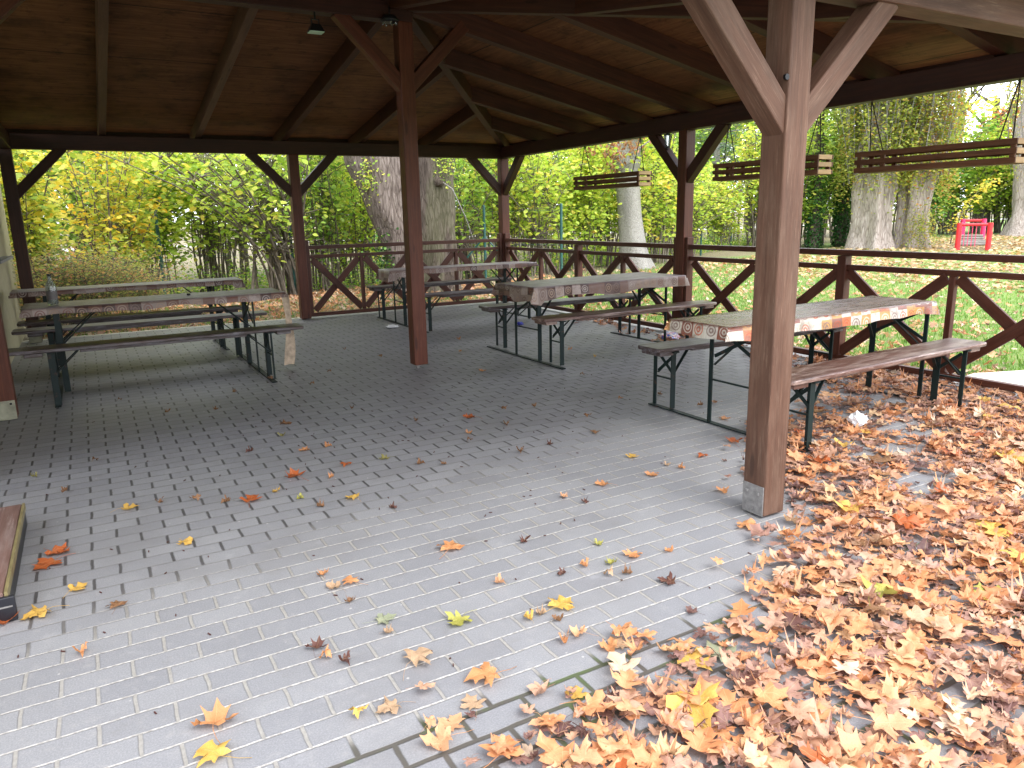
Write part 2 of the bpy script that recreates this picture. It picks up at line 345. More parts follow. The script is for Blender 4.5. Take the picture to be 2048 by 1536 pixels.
M['mix'] = mapleleaf('mixed_fallen_leaves', [(0, (.12, .06, .055)), (.12, (.25, .13, .11)), (.28, (.42, .24, .18)), (.44, (.56, .33, .22)), (.60, (.62, .265, .115)), (.76, (.66, .34, .17)), (.90, (.64, .41, .22)), (1, (.63, .50, .38))])
M['ln'] = mapleleaf('orange_leaf', [(0, (.54, .22, .085)), (1, (.66, .33, .15))])
M['lr'] = mapleleaf('red_orange_leaf', [(0, (.36, .085, .025)), (1, (.52, .14, .04))])
M['ly'] = mapleleaf('yellow_orange_leaf', [(0, (.60, .34, .07)), (1, (.66, .44, .11))])
M['lb'] = mapleleaf('brown_leaf', [(0, (.17, .085, .045)), (1, (.33, .17, .08))])
M['ld'] = mapleleaf('dark_brown_leaf', [(0, (.09, .035, .03)), (1, (.17, .075, .055))])
M['lt'] = mapleleaf('tan_leaf', [(0, (.40, .26, .16)), (1, (.55, .38, .24))])
M['lp'] = mapleleaf('peach_leaf', [(0, (.64, .32, .17)), (1, (.68, .40, .22))])
M['lg'] = mapleleaf('yellow_green_leaf', [(0, (.34, .34, .07)), (1, (.46, .43, .10))])
M['lo'] = mapleleaf('olive_leaf', [(0, (.22, .21, .07)), (1, (.34, .30, .10))])
M['lv'] = mapleleaf('grey_green_leaf', [(0, (.27, .31, .20)), (1, (.36, .38, .26))])

def cloth(name, worn, warm, seed, pale=0.0):
    """oilcloth printed with a patchwork of squares and ring motifs; the top is worn and, by pale, carries painted sky glare"""
    n = NT(name); uvn = n.add('ShaderNodeUVMap', uv_map='UVMap'); mp = n.add('ShaderNodeMapping'); mp.inputs['Location'].default_value = (seed * 1.7, seed * .6, 0); n.t.links.new(uvn.outputs[0], mp.inputs[0])
    sx = n.add('ShaderNodeSeparateXYZ'); n.t.links.new(mp.outputs[0], sx.inputs[0])
    U = n.math('DIVIDE', sx.outputs[0], .105); V = n.math('DIVIDE', sx.outputs[1], .105)
    cb = n.add('ShaderNodeCombineXYZ'); n.t.links.new(n.math('FLOOR', U), cb.inputs[0]); n.t.links.new(n.math('FLOOR', V), cb.inputs[1])
    w = n.add('ShaderNodeTexWhiteNoise', noise_dimensions='2D'); n.t.links.new(cb.outputs[0], w.inputs['Vector'])
    fu = n.math('SUBTRACT', n.math('FRACT', U), .5); fv = n.math('SUBTRACT', n.math('FRACT', V), .5)
    r = n.math('SQRT', n.math('ADD', n.math('MULTIPLY', fu, fu), n.math('MULTIPLY', fv, fv)))
    wv = n.add('ShaderNodeSeparateXYZ'); n.t.links.new(w.outputs['Color'], wv.inputs[0])
    if warm:
        base = n.ramp(wv.outputs[0], [(0, (.50, .46, .38)), (.30, (.46, .14, .05)), (.46, (.48, .25, .08)), (.60, (.55, .51, .44)), (.80, (.22, .08, .055))], 'CONSTANT')
        mot = n.ramp(wv.outputs[1], [(0, (.46, .07, .02)), (.3, (.20, .13, .115)), (.6, (.56, .52, .44)), (.8, (.34, .07, .04))], 'CONSTANT')
    else:
        base = n.ramp(wv.outputs[0], [(0, (.23, .17, .14)), (.34, (.055, .020, .013)), (.55, (.14, .065, .042)), (.78, (.32, .25, .22))], 'CONSTANT')
        mot = n.ramp(wv.outputs[1], [(0, (.13, .07, .055)), (.3, (.28, .18, .12)), (.65, (.34, .28, .25)), (.85, (.18, .06, .04))], 'CONSTANT')
    ring = n.math('MAXIMUM', n.step(r, .20, .17), n.math('MULTIPLY', n.step(r, .38, .36), n.step(r, .28, .30)))
    col = n.mix(n.math('MULTIPLY', ring, .85), base, mot)
    col = n.mix(n.math('MULTIPLY', n.step(r, .09, .07), .9), col, base)
    g = n.noise(n.coord('Object', (1.3, 12, 6), rnd=4.0), 1.8, 8, .7, .5); nr = n.add('ShaderNodeNewGeometry'); nz = n.add('ShaderNodeSeparateXYZ'); n.t.links.new(nr.outputs['Normal'], nz.inputs[0])
    top = n.step(nz.outputs[2], .5, .9)
    wc = n.ramp(g, [(.34, (.040, .014, .009)), (.50, (.115, .045, .030)), (.60, (.19, .095, .07)), (.72, (.44, .36, .33))])
    wc = n.mix(pale, wc, n.mix(n.step(g, .38, .62), (.15, .13, .14), (.60, .60, .70)))  # bluish-white sky glare put into the colour of the worn top
    col = n.mix(n.math('MULTIPLY', top, worn), col, wc)
    g2 = n.noise(n.coord('Object', (5, 5, 5), rnd=6.0), 3.0, 6, .7); col = n.mix(n.math('MULTIPLY', n.step(g2, .48, .62), .55), col, (.16, .10, .08)); col = n.mix(n.math('MULTIPLY', n.step(g, .55, .7), .30), col, (.20, .14, .11))
    rg = n.math('ADD', n.math('MULTIPLY', g, .35), .10 + .28 * pale)
    return n.fin(col, rg, n.bump(g, .3, .006), .5)
M['clothC'] = cloth('warm_printed_oilcloth', .93, True, 1, .0)
M['clothB'] = cloth('faded_printed_oilcloth', .66, False, 2, .55)
M['clothA'] = cloth('grey_printed_oilcloth', .66, False, 3, .5)
M['clothL'] = cloth('dark_printed_oilcloth', .80, False, 4, .65)
# ================================================================== setting: ground
def sheet(name, pts, z, mat):
    b = MB(); b.add([(x, y, z) for x, y in pts], [tuple(range(len(pts)))]); o = b.build(name, mat, normals=False); return tag(o, kind='structure')
sheet('lawn', [(-300, -300), (400, -300), (400, 400), (-300, 400)], -.05, M['lawn'])
sheet('path', [(-60, 44), (90, 30), (90, 34), (-60, 49)], -.045, M['road'])
sheet('paving', [(-7.2, .18), (-7.2, -9.38), (-11.4, -9.38), (-11.4, -17), (2.9, -17), (2.9, -9.38), (.1, -9.38), (.1, .18)], 0.0, M['paver'])
ks = MB(); ks.box((1.5, -9.36, -.03), (2.8, .05, .058)); tag(ks.build('kerb', M['slab']), kind='structure')
kb = MB(); kb.box((-3.55, .215, -.045), (7.3, .06, .10)); kb.box((.135, -4.5, -.045), (.06, 9.37, .10))
tag(kb.build('kerb', M['slab'], bevel=.006), kind='structure')

# ================================================================== the open pavilion
PX = (0.0, -3.456, -6.912); PY = (0.0, -4.406, -8.812); HB = 2.38; HT = 2.56; W2 = .07
pav = empty('pavilion'); tag(pav, 'dark brown timber pavilion with a hipped board roof on square posts over the paving', 'pavilion')
def post(x, y, z0, z1, mat, plate=None, pin=False):
    p = timber('post', (x, y, z0), (x, y, z1), .14, .14, mat, pav, up=(0, 1, 0), bevel=.008)
    Mi = p.matrix_basis.inverted()
    def sub(name, c, d, m, bev=.002):
        b = MB(); b.box((0, 0, 0), d); q = b.build(name, m, p, bevel=bev); q.matrix_basis = Mi @ Matrix.Translation(c); return q
    if plate == 'x':
        sub('base_plate', (x - .073, y, z0 + .075), (.006, .13, .15), M['galv'])
        for dy, dz in ((-.035, .11), (.035, .11), (0, .03)): sub('screw', (x - .079, y + dy, z0 + dz), (.008, .016, .016), M['galv'])
    if plate == 'y':
        sub('base_plate', (x, y - .073, z0 + .07), (.135, .006, .15), M['oldgalv'])
        for dx, dz in ((-.04, .12), (.04, .12)): sub('screw', (x + dx, y - .079, z0 + dz), (.016, .008, .016), M['black'])
    if pin: sub('base_pin', (x - .03, y - .03, z0 / 2), (.02, .02, z0), M['galv'])
    return p
posts = {}
for i, x in enumerate(PX):
    for j, y in enumerate(PY):
        if (i, j) == (2, 2) or True:
            top = 3.19 if j == 1 and i > 0 else HB
            mat = M['frontpost'] if (i == 1 and j == 2) else (M['shadedpost'] if i == 2 and j == 0 else M['post'])
            pl = 'x' if (i, j) == (1, 2) else ('y' if i == 2 else None)
            posts[i, j] = post(x, y, .035 if (i, j) == (1, 1) else .012, top, mat, pl, (i, j) == (1, 1))
# eave beams, butted at the corners
def tb(name, p0, p1, w, h, mat=None, bevel=.006, up=(0, 0, 1)): return timber(name, p0, p1, w, h, mat or M['beam'], pav, up, bevel)
zc = (HB + HT) / 2; bh = HT - HB
tb('eave_beam', (-7.5, 0, zc), (.07, 0, zc), .14, bh)
tb('eave_beam', (0, -.072, zc), (0, -8.74, zc), .14, bh)
tb('eave_beam', (-7.5, -8.812, zc + .002), (.07, -8.812, zc + .002), .15, bh, M['frontpost'])
tb('eave_beam', (-6.912, -.072, zc), (-6.912, -8.735, zc), .14, bh)
tb('ridge_beam', (-7.5, -4.406, 3.29), (-3.38, -4.406, 3.29), .14, .20)
# braces
def brace(x, y, zb, dx, dy, mat=M['beam'], w=.10, L=.56):
    p0 = Vector((x + dx * .02, y + dy * .02, zb - L)); p1 = Vector((x + dx * (L + .05), y + dy * (L + .05), zb + .03))
    return timber('brace', p0, p1, w, .115, mat, pav)
for i, j, ds in ((0, 0, ((-1, 0), (0, -1))), (1, 0, ((-1, 0), (1, 0))), (2, 0, ((1, 0),)), (0, 1, ((0, 1), (0, -1))), (0, 2, ((-1, 0), (0, 1)))):
    for dx, dy in ds: brace(PX[i], PY[j], HB, dx, dy)
for dx in (-1, 1): brace(PX[1], PY[2], HB, dx, 0, M['frontpost'], .115)
for dx in (-1, 1): brace(PX[1], PY[1], 3.19, dx, 0, M['post'], .11)
brace(PX[2], PY[1], 3.19, 1, 0, M['post'], .11)
bo = MB(); bo.tube([(-3.54, -8.872, 2.02), (-3.54, -8.885, 2.02)], .013, 8)
bo.build('bolt', M['black'], pav)
# rafters: underside 2.57 at the post lines, 3.29 at the ridge
RH = .18; KY = .72 / 4.406; KX = .72 / 3.456
def rz(x, y): return 2.57 + min(KX * (-x), KY * (-y), KY * (8.812 + y))
def raf(x0, y0, x1, y1, w=.10, mat=None, h=RH, dz=0):
    z0 = rz(x0, y0) + h / 2 + dz; z1 = rz(x1, y1) + h / 2 + dz
    return tb('rafter', (x0, y0, z0), (x1, y1, z1), w, h, mat or M['raf'], .004)
OV = .52; OX = OV * KY / KX
for k, x in enumerate((-6.98, -5.84, -4.70, -3.56, -2.42, -1.28)):
    s = min(1.0, x / -3.456); ye = -4.406 * s
    raf(x, OV - .02, x, ye, mat=M['rafpale'] if k in (1, 2) else None, w=.08)
    raf(x, -8.812 - OV + .02, x, -8.812 - ye, mat=None)
for k in range(-3, 4):
    y = -4.406 + 1.14 * k; s = 1 - abs(y + 4.406) / 4.406
    raf(OX - .02, y, -3.456 * s, y)
for sgn in (0, 1):
    y0 = .0 if sgn == 0 else -8.812; d = 1 if sgn == 0 else -1
    t = OX - .03; z0 = 2.57 - KX * t; a = Vector((t, y0 + d * t * KX / KY, z0 + .08)); b = Vector((-3.44, -4.406, 3.29 + .08))
    if sgn: b = Vector((-3.44, -4.41, 3.292 + .08))
    tb('hip_rafter', a, b, .09, .17, M['raf'], .004)
# roof boards: back slope, front slope, right slope (each with its board texture along its own eave)
def deck(name, pts, rot, dz, th, mat):
    b = MB(); n = len(pts); Mr = Matrix.Rotation(-rot, 4, 'Z')
    lo = [Mr @ Vector((x, y, z + dz)) for x, y, z in pts]; up = [p + Vector((0, 0, th)) for p in lo]
    b.add(lo + up, [tuple(range(n)), tuple(range(2 * n - 1, n - 1, -1))] + [(i, (i + 1) % n, n + (i + 1) % n, n + i) for i in range(n)])
    o = b.build(name, mat, pav); o.rotation_euler = (0, 0, rot); return o
zb = 2.57 + RH + .002; ap = (-3.456, -4.406, zb + .72)
cB = (OX, OV, zb - KX * OX); cF = (OX, -8.812 - OV, zb - KX * OX)
lB = (-8.6, OV, zb - KY * OV); lR = (-8.6, -4.406, zb + .72); lF = (-8.6, -8.812 - OV, zb - KY * OV)
for nm, dz, th, mt in (('roof_boards', 0, .022, M['deck']), ('roof_covering', .024, .02, M['shingle'])):
    deck(nm, [lB, cB, ap, lR], 0, dz, th, mt); deck(nm, [cF, lF, lR, ap], math.pi, dz + .0005, th, mt); deck(nm, [cB, cF, ap], -math.pi / 2, dz + .001, th, mt)
tb('fascia', (-8.6, OV + .012, zb - .12), (OX + .02, OV + .012, zb - .12), .02, .12, M['beam'], 0)
tb('fascia', (OX + .012, OV - .0, zb - .12), (OX + .012, -8.812 - OV, zb - .12), .02, .12, M['beam'], 0)
tb('fascia', (-8.6, -8.812 - OV - .012, zb - .12), (OX + .02, -8.812 - OV - .012, zb - .12), .02, .12, M['beam'], 0)

# ================================================================== railings
def railing(ax, fixed, a, b, label):
    """cross-braced railing from a to b along axis ax ('x' or 'y')"""
    mid = (a + b) / 2
    root = empty('wooden_railing', (mid, fixed, 0) if ax == 'x' else (fixed, mid, 0)); tag(root, label, 'railing', 'brown cross-braced railings round the pavilion')
    a -= mid; b -= mid
    def P(s, z, off=0.0): return (s, off, z) if ax == 'x' else (off, s, z)
    def t(nm, s0, z0, s1, z1, w, h, off=0.0, bev=.004):
        up = (0, 0, 1) if abs(z1 - z0) < .5 * abs(s1 - s0) or abs(s1 - s0) > .05 else ((0, 1, 0) if ax == 'x' else (1, 0, 0))
        return timber(nm, P(s0, z0, off), P(s1, z1, off), w, h, M['rail'], root, up, bev)
    lo, hi = min(a, b), max(a, b)
    t('top_rail', lo, 1.06, hi, 1.06, .085, .055)
    t('middle_rail', lo + .05, .925, hi - .05, .925, .045, .05)
    t('bottom_rail', lo, .06, hi, .06, .06, .055)
    for s in (lo + .025, hi - .025):
        t('side_board', s, .09, s, 1.17, .05, .10, -.002)
    t('middle_post', 0, .09, 0, 1.03, .09, .09, -.001)
    n = 4; c = (hi - lo - .1) / n
    for k in range(n):
        s0 = lo + .05 + k * c; s1 = s0 + c
        if k in (0, 2): t('thin_post', s1, .09, s1, .90, .05, .055, .001)
        pa = .03 if k else .0
        t('cross_brace', s0 + .04, .885, s1 - .04, .12, .028, .095, -.0155)
        t('cross_brace', s0 + .04, .12, s1 - .04, .885, .028, .095, .0145)
    return root
railing('x', 0, -3.386, -.07, 'brown cross-braced railing across the back bay in front of the big leaning trunk')
railing('y', 0, -4.336, -.07, 'brown cross-braced railing in the farther right-hand bay beside the table by the corner post')
railing('y', 0, -8.742, -4.476, 'brown cross-braced railing in the nearer right-hand bay in front of the open lawn')

# ================================================================== beer tables and benches
def steel_bar(name, parent, p0, p1, w, h, up=(0, 0, 1)):
    b = MB(); b.bar(p0, p1, w, h, up); return b.build(name, M['steel'], parent)
def leg_set(root, sx, Lh, Wy, H, table):
    """one folding frame at the sx end: a thick and a thin leg, a spreader, crossed straps and stays"""
    x = sx * Lh; thick = sx   # near frame (-x): thick leg at -y
    for sy in (-1, 1):
        y = sy * Wy; b = MB()
        if sy == thick:
            b.box((x, y, H / 2 + .004), (.045, .006, H - .012)); b.box((x - sx * .0245, y + .0265 * -sy, H / 2 + .004), (.006, .047, H - .012))
        else: b.box((x, y, H / 2 + .004), (.012, .030, H - .012))
        b.build('leg', M['steel'], root)
    z1 = H * (.44 if table else .52); steel_bar('spreader', root, (x, -Wy + .012, z1), (x, Wy - .012, z1), .012, .012)
    zt = H - .03; zb_ = H * (.66 if table else .60)
    steel_bar('cross_strap', root, (x - sx * .012, -Wy + .01, zb_), (x - sx * .012, Wy - .01, zt), .006, .024)
    steel_bar('cross_strap', root, (x - sx * .022, -Wy + .01, zt), (x - sx * .022, Wy - .01, zb_), .006, .024)
    dx = .34 if table else .20
    for sy in (-1, 1):
        steel_bar('stay', root, (x - sx * .01, sy * (Wy - .02), H * .58), (x - sx * dx, sy * Wy * .35, H - .01), .022, .007)
    b = MB(); b.box((x - sx * .005, 0, H - .006), (.05, 2 * Wy + .06, .008)); b.build('top_bracket', M['steel'], root)
def board(name, L, W, T, z, mat, root, r=.03):
    b = MB(); pts = []
    for cx, cy, a0 in ((L / 2 - r, W / 2 - r, 0), (-L / 2 + r, W / 2 - r, 90), (-L / 2 + r, -W / 2 + r, 180), (L / 2 - r, -W / 2 + r, 270)):
        for k in range(5): a = R(a0 + 22.5 * k); pts.append((cx + r * math.cos(a), cy + r * math.sin(a)))
    n = len(pts); b.add([(x, y, -T / 2) for x, y in pts] + [(x, y, T / 2) for x, y in pts], [tuple(range(n))[::-1], tuple(range(n, 2 * n))] + [(i, (i + 1) % n, n + (i + 1) % n, n + i) for i in range(n)])
    o = b.build(name, mat, root, bevel=.008, loc=(0, 0, z)); return o
def table(x, y, rz_, L, W, legx0, legx1, legy, label):
    root = empty('beer_table', (x, y, 0), rz_); tag(root, label, 'table', 'long folding tables under the roof')
    board('tabletop', L, W, .028, .752, M['benchdark'], root)
    for sx, lx in ((-1, legx0), (1, legx1)):
        c = MB(); c.box((sx * (lx - .12), 0, .722), (.07, W * .86, .026)); c.build('cleat', M['benchdark'], root, bevel=.004)
        leg_set(root, sx, lx, legy, .735, True)
    return root
def bench(x, y, rz_, L, label, mat='benchdark', W=.265, lx=.22, z=.487):
    root = empty('beer_bench', (x, y, 0), rz_); tag(root, label, 'bench', 'long folding benches under the roof')
    board('seat', L, W, .03, z - .015, M[mat], root, .035)
    c = MB(); c.box((0, 0, z - .0445), (L - 2 * lx - .42, W * .55, .026)); c.build('under_board', M[mat], root, bevel=.004)
    for sx in (-1, 1):
        c = MB(); c.box((sx * (L / 2 - max(.10, lx - .12)), 0, z - .047), (.13, W * .82, .032)); c.build('cleat', M[mat], root, bevel=.005)
        leg_set(root, sx, L / 2 - lx, .102, z - .033, False)
    return root
def floor_bar(x, y0, y1, label):
    root = MB(); root.box((x, (y0 + y1) / 2, .0075), (.045, abs(y1 - y0), .007)); o = root.build('floor_bar', M['steel']); tag(o, label, 'floor bar', 'flat steel bars joining the legs on the paving'); return o
def tablecloth(tb_, L, W, drop, mat, label, seed, flare=.3, sag=None, z=.7695):
    """oilcloth over the tabletop with a wavy drop on all sides"""
    rnd = random.Random(seed); du = dv = .035; nd = max(2, int(drop / .03) + 1)
    us = [-L / 2 - drop * k / nd for k in range(nd, 0, -1)] + list(np.linspace(-L / 2, L / 2, 56)) + [L / 2 + drop * k / nd for k in range(1, nd + 1)]
    vs_ = [-W / 2 - drop * k / nd for k in range(nd, 0, -1)] + list(np.linspace(-W / 2, W / 2, 16)) + [W / 2 + drop * k / nd for k in range(1, nd + 1)]
    V = []; UV = []
    for u in us:
        for v in vs_:
            eu = max(0, abs(u) - L / 2); ev = max(0, abs(v) - W / 2); d = max(eu, ev)
            ed = noise.noise(Vector((u * 3.1 + seed, v * 3.1, seed))) ; scl = 1 + .35 * ed
            if sag: scl *= sag(u, v)
            dd = d * scl; wob = noise.noise(Vector((u * 7, v * 7, seed * 3.3))) * .014
            x = max(-L / 2, min(L / 2, u)); y = max(-W / 2, min(W / 2, v)); zz = z - dd
            if eu > 0: x += math.copysign(.004 + flare * .12 * dd + (wob if dd > .01 else 0), u) + (math.copysign(.35 * min(eu, ev) , u) if ev > 0 else 0)
            if ev > 0: y += math.copysign(.004 + flare * .12 * dd + (wob if dd > .01 else 0), v)
            if d == 0: zz += .0018 * noise.noise(Vector((u * 9, v * 9, seed))) + .0022
            V.append((x, y, zz)); UV.append((u, v))
    nv = len(vs_); F = [(i * nv + j, (i + 1) * nv + j, (i + 1) * nv + j + 1, i * nv + j + 1) for i in range(len(us) - 1) for j in range(nv - 1)]
    m = bpy.data.meshes.new('tablecloth'); m.from_pydata(V, [], F); m.polygons.foreach_set('use_smooth', [True] * len(F))
    ul = m.uv_layers.new(name='UVMap'); li = np.zeros(len(m.loops), dtype=np.int32); m.loops.foreach_get('vertex_index', li); ul.data.foreach_set('uv', np.array(UV, dtype=np.float32)[li].ravel())
    m.materials.append(mat); o = bpy.data.objects.new('tablecloth', m); link(o)
    o.location = tb_.location; o.rotation_euler = tb_.rotation_euler
    tag(o, label, 'tablecloth', 'printed oilcloths draped on the tables'); return o

# nearest right-hand set
tC = table(-1.80, -7.70, R(.8), 2.16, .50, .73, 1.06, .22, 'long table at the right behind the near post with a warm printed cloth')
tablecloth(tC, 2.18, .52, .085, M['clothC'], 'shiny worn cloth with an orange and white printed edge on the near right table', 3, 1.0)
bench(-1.64, -8.17, R(2.2), 2.20, 'long worn bench on the camera side of the near right table, leaves round its legs', 'bench', .275, .24)
bench(-1.61, -6.97, R(-.2), 2.12, 'bench on the lawn side of the near right table, half hidden behind it', lx=.17)
floor_bar(-2.52, -6.84, -8.30, 'flat steel bar on the paving under the near ends of the right table')
floor_bar(-.74, -6.86, -8.28, 'flat steel bar among leaves under the far ends of the right table and benches')
# middle set
tB = table(-1.46, -4.60, R(3.0), 2.06, .66, .87, .87, .22, 'long table beside the middle right post with a faded brown patchwork cloth')
tablecloth(tB, 2.06, .72, .11, M['clothB'], 'faded brown patchwork cloth with ring prints hanging over the middle right table', 5, .6, lambda u, v: 1.35 if u < -.95 and v < 0 else 1.0)
bench(-1.36, -5.10, R(.0), 2.26, 'bench on the camera side of the middle right table with the patchwork cloth', 'bench', .265)
bench(-1.38, -3.93, R(-2.0), 2.16, 'bench on the far side of the middle right table with the patchwork cloth')
floor_bar(-2.34, -3.78, -5.34, 'flat steel bar under the left ends of the middle right table and benches')
floor_bar(-.60, -3.80, -5.26, 'flat steel bar under the right ends of the middle right table and benches')
# set in the back corner
tA = table(-1.53, -1.42, 0, 2.32, .44, .96, .84, .19, 'long table in the back corner behind the centre post')
def sagA(u, v): return 2.0 if u < -1.05 else (1.3 if u < -.8 else .8)
tablecloth(tA, 2.33, .46, .075, M['clothA'], 'crumpled grey cloth slipping off the left end of the back corner table', 8, .8, sagA)
bench(-1.48, -.66, 0, 2.36, 'bench between the back corner table and the back railing', lx=.17)
bench(-1.60, -2.20, R(1.5), 2.10, 'bench on the camera side of the back corner table, partly behind the centre post')
floor_bar(-2.49, -.50, -2.38, 'flat steel bar under the left ends of the back corner table and benches')
floor_bar(-.68, -.50, -2.30, 'flat steel bar under the right ends of the back corner table and benches')
# left sets
tL1 = table(-5.66, -3.40, R(.4), 2.20, .58, .86, .80, .22, 'long dark table at the left with a bottle standing on it')
c1 = tablecloth(tL1, 2.21, .60, .06, M['clothL'], 'dark worn cloth under the bottle, a torn strip hanging at its right end', 12, .6)
st = MB(); pts = []
for k in range(12):
    t_ = k / 11; pts.append((1.105 + .03 * math.sin(t_ * 3.2) - .02 * t_, -.28 + .02 * math.sin(t_ * 5), .74 - .70 * t_))
vs = []; 
for k, p in enumerate(pts):
    w_ = .042 - .012 * math.sin(k * .5); vs += [(p[0] - w_, p[1] - .01, p[2]), (p[0] + w_ * .2, p[1] + .012, p[2] + .004), (p[0] + w_, p[1] - .006, p[2])]
st.add(vs, [(3 * k + j, 3 * k + j + 1, 3 * k + 4 + j, 3 * k + 3 + j) for k in range(11) for j in (0, 1)])
s_o = st.build('hanging_strip', simple('torn_oilcloth', (.44, .34, .24), .6, 0, .35, 18), c1, smooth=True)
tag(s_o, 'torn strip of pale cloth hanging almost to the floor')
bench(-5.70, -4.06, R(.5), 2.38, 'bench nearest the camera at the left, in front of the table with the bottle', lx=.31)
bench(-5.75, -2.72, R(-.5), 2.36, 'bench between the two left tables, behind the one with the bottle', lx=.31)
tL2 = table(-5.79, -1.44, R(.6), 2.37, .46, .88, .86, .19, 'long dark table farthest back at the left, in the open bay before the yellow bushes')
tablecloth(tL2, 2.38, .48, .05, M['clothL'], 'dark worn cloth on the farther left table before the yellow bushes', 15, .6, lambda u, v: 1.9 if u > 1.1 else 1)
bench(-5.78, -2.02, R(.0), 2.30, 'bench on the camera side of the farthest left table', lx=.31)
floor_bar(-4.85, -2.60, -4.30, 'flat steel bar under the right ends of the bottle table and its benches')
floor_bar(-6.58, -2.60, -4.22, 'flat steel bar under the left ends of the bottle table and its benches')
floor_bar(-4.92, -1.25, -2.16, 'flat steel bar under the right ends of the farthest left table and bench')
# bottle
bt = empty('glass_bottle', (-6.53, -3.44, .772)); tag(bt, 'clear glass bottle standing near the left end of the dark table', 'bottle')
b = MB(); b.lathe([(.0, .002), (.040, .0), (.043, .012), (.043, .165), (.036, .19), (.017, .215), (.015, .262), (.018, .264), (.018, .272), (.0135, .274), (.0125, .215), (.033, .187), (.040, .16), (.040, .014), (.0, .008)], seg=20)
b.build('bottle_body', M['glass'], bt, smooth=True)
b = MB(); b.lathe([(.0437, .05), (.0437, .125)], seg=20); b.build('bottle_label', simple('bottle_label_paper', (.12, .11, .11), .5), bt, smooth=True)
b = MB(); b.lathe([(.0175, .258), (.0185, .275), (0, .277)], seg=14); b.build('bottle_cap', M['black'], bt, smooth=True)
# small dark thing on the same table (a bottle top)
b = MB(); b.lathe([(0, 0), (.016, 0), (.018, .004), (.016, .018), (0, .02)], c=(-5.40, -3.36, .773), seg=12); tag(b.build('cup', M['black'], smooth=True), 'tiny dark cup standing halfway along the left table', 'cup')

# ================================================================== litter
def crumple(name, c, r, mat, label, cat, seed, flat=.6):
    bm = bmesh.new(); bmesh.ops.create_icosphere(bm, subdivisions=3, radius=1)
    for v in bm.verts:
        n1 = noise.noise(v.co * 1.8 + Vector((seed, 0, 0))); n2 = noise.noise(v.co * 5 + Vector((0, seed, 0)))
        v.co *= r * (1 + .5 * n1 + .25 * n2); v.co.z *= flat
    m = bpy.data.meshes.new(name); bm.to_mesh(m); bm.free(); m.materials.append(mat)
    zmin = min(v.co.z for v in m.vertices)
    o = bpy.data.objects.new(name, m); o.location = (c[0], c[1], c[2] - zmin); link(o); return tag(o, label, cat)
crumple('crumpled_paper', (-1.81, -8.15, .02), .055, M['paper'], 'crumpled white paper lying on the leaf drift below the worn right bench', 'paper', 1, .8)
crumple('paper_scrap', (-2.71, -1.68, .001), .075, M['paper'], 'flattened white paper scrap on the paving left of the back corner table legs', 'paper', 4, .25)
crumple('paper_scrap', (-2.05, -7.68, .001), .045, M['paper'], 'small white paper scrap on the paving under the near right table', 'paper', 6, .3)
crumple('blue_wrapper', (-1.20, -2.55, .001), .04, M['blue'], 'crumpled dark blue wrapper on the paving behind the middle right table', 'wrapper', 9, .6)
crumple('snack_packet', (-.36, -4.62, .001), .11, M['wrap'], 'flat red white and blue printed packet lying at the foot of the middle right post', 'packet', 12, .35)

# ================================================================== lamps, planters
ln = empty('coach_lantern', (-.02, -4.10, HB - .002)); tag(ln, 'small black coach lantern hanging under the right eave beam beside the middle post', 'lantern')
b = MB(); b.box((0, 0, -.004), (.03, .03, .008)); b.lathe([(.045, -.012), (.055, -.02), (.002, -.006)], seg=6); b.build('lantern_cap', M['black'], ln)
b = MB()
for k in range(6):
    a = k * math.pi / 3; b.tube([(.052 * math.cos(a), .052 * math.sin(a), -.018), (.028 * math.cos(a), .028 * math.sin(a), -.155)], .0035, 4)
b.lathe([(.030, -.155), (.030, -.165), (.004, -.172), (.004, -.18), (.012, -.187), (.0, -.195)], seg=6); b.build('lantern_frame', M['black'], ln)
b = MB(); b.lathe([(.047, -.02), (.025, -.153)], seg=6); b.build('lantern_glass', M['glass'], ln)
fl = empty('floodlight', (-4.27, -4.45, 3.19)); tag(fl, 'small black floodlight with a pale green lens on the ridge beam', 'floodlight')
b = MB(); b.tube([(0, 0, .0), (0, 0, -.06)], .008, 6); b.bar((-.03, 0, -.06), (-.03, 0, -.12), .006, .02); b.bar((.03, 0, -.06), (.03, 0, -.12), .006, .02); b.bar((-.033, 0, -.06), (.033, 0, -.06), .02, .006); b.build('bracket', M['black'], fl)
b = MB(); b.add([(-.035, -.03, -.10), (.035, -.03, -.10), (.035, .03, -.10), (-.035, .03, -.10), (-.065, -.055, -.16), (.065, -.055, -.16), (.065, .055, -.16), (-.065, .055, -.16)], [(0, 1, 2, 3), (0, 1, 5, 4), (1, 2, 6, 5), (2, 3, 7, 6), (3, 0, 4, 7), (4, 5, 6, 7)]); b.build('lamp_housing', M['black'], fl)
b = MB(); b.box((0, -.002, -.164), (.118, .098, .006)); b.build('lens', M['lens'], fl)
jb = empty('ceiling_lamp', (-3.62, -4.52, 3.19)); tag(jb, 'dark round lamp with small glass drops under the ridge just left of the centre post', 'lamp')
b = MB(); b.tube([(0, 0, .1), (0, 0, .0)], .006, 6); b.lathe([(.0, .03), (.05, .02), (.085, -.02), (.07, -.035), (0, -.03)], seg=16); b.build('lamp_shade', M['black'], jb, smooth=True)
for k in range(7):
    a = k * .9; b = MB(); b.lathe([(0, .008), (.008, 0), (0, -.012)], c=(.06 * math.cos(a), .06 * math.sin(a), -.045), seg=6); b.build('glass_drop', M['glass'], jb)

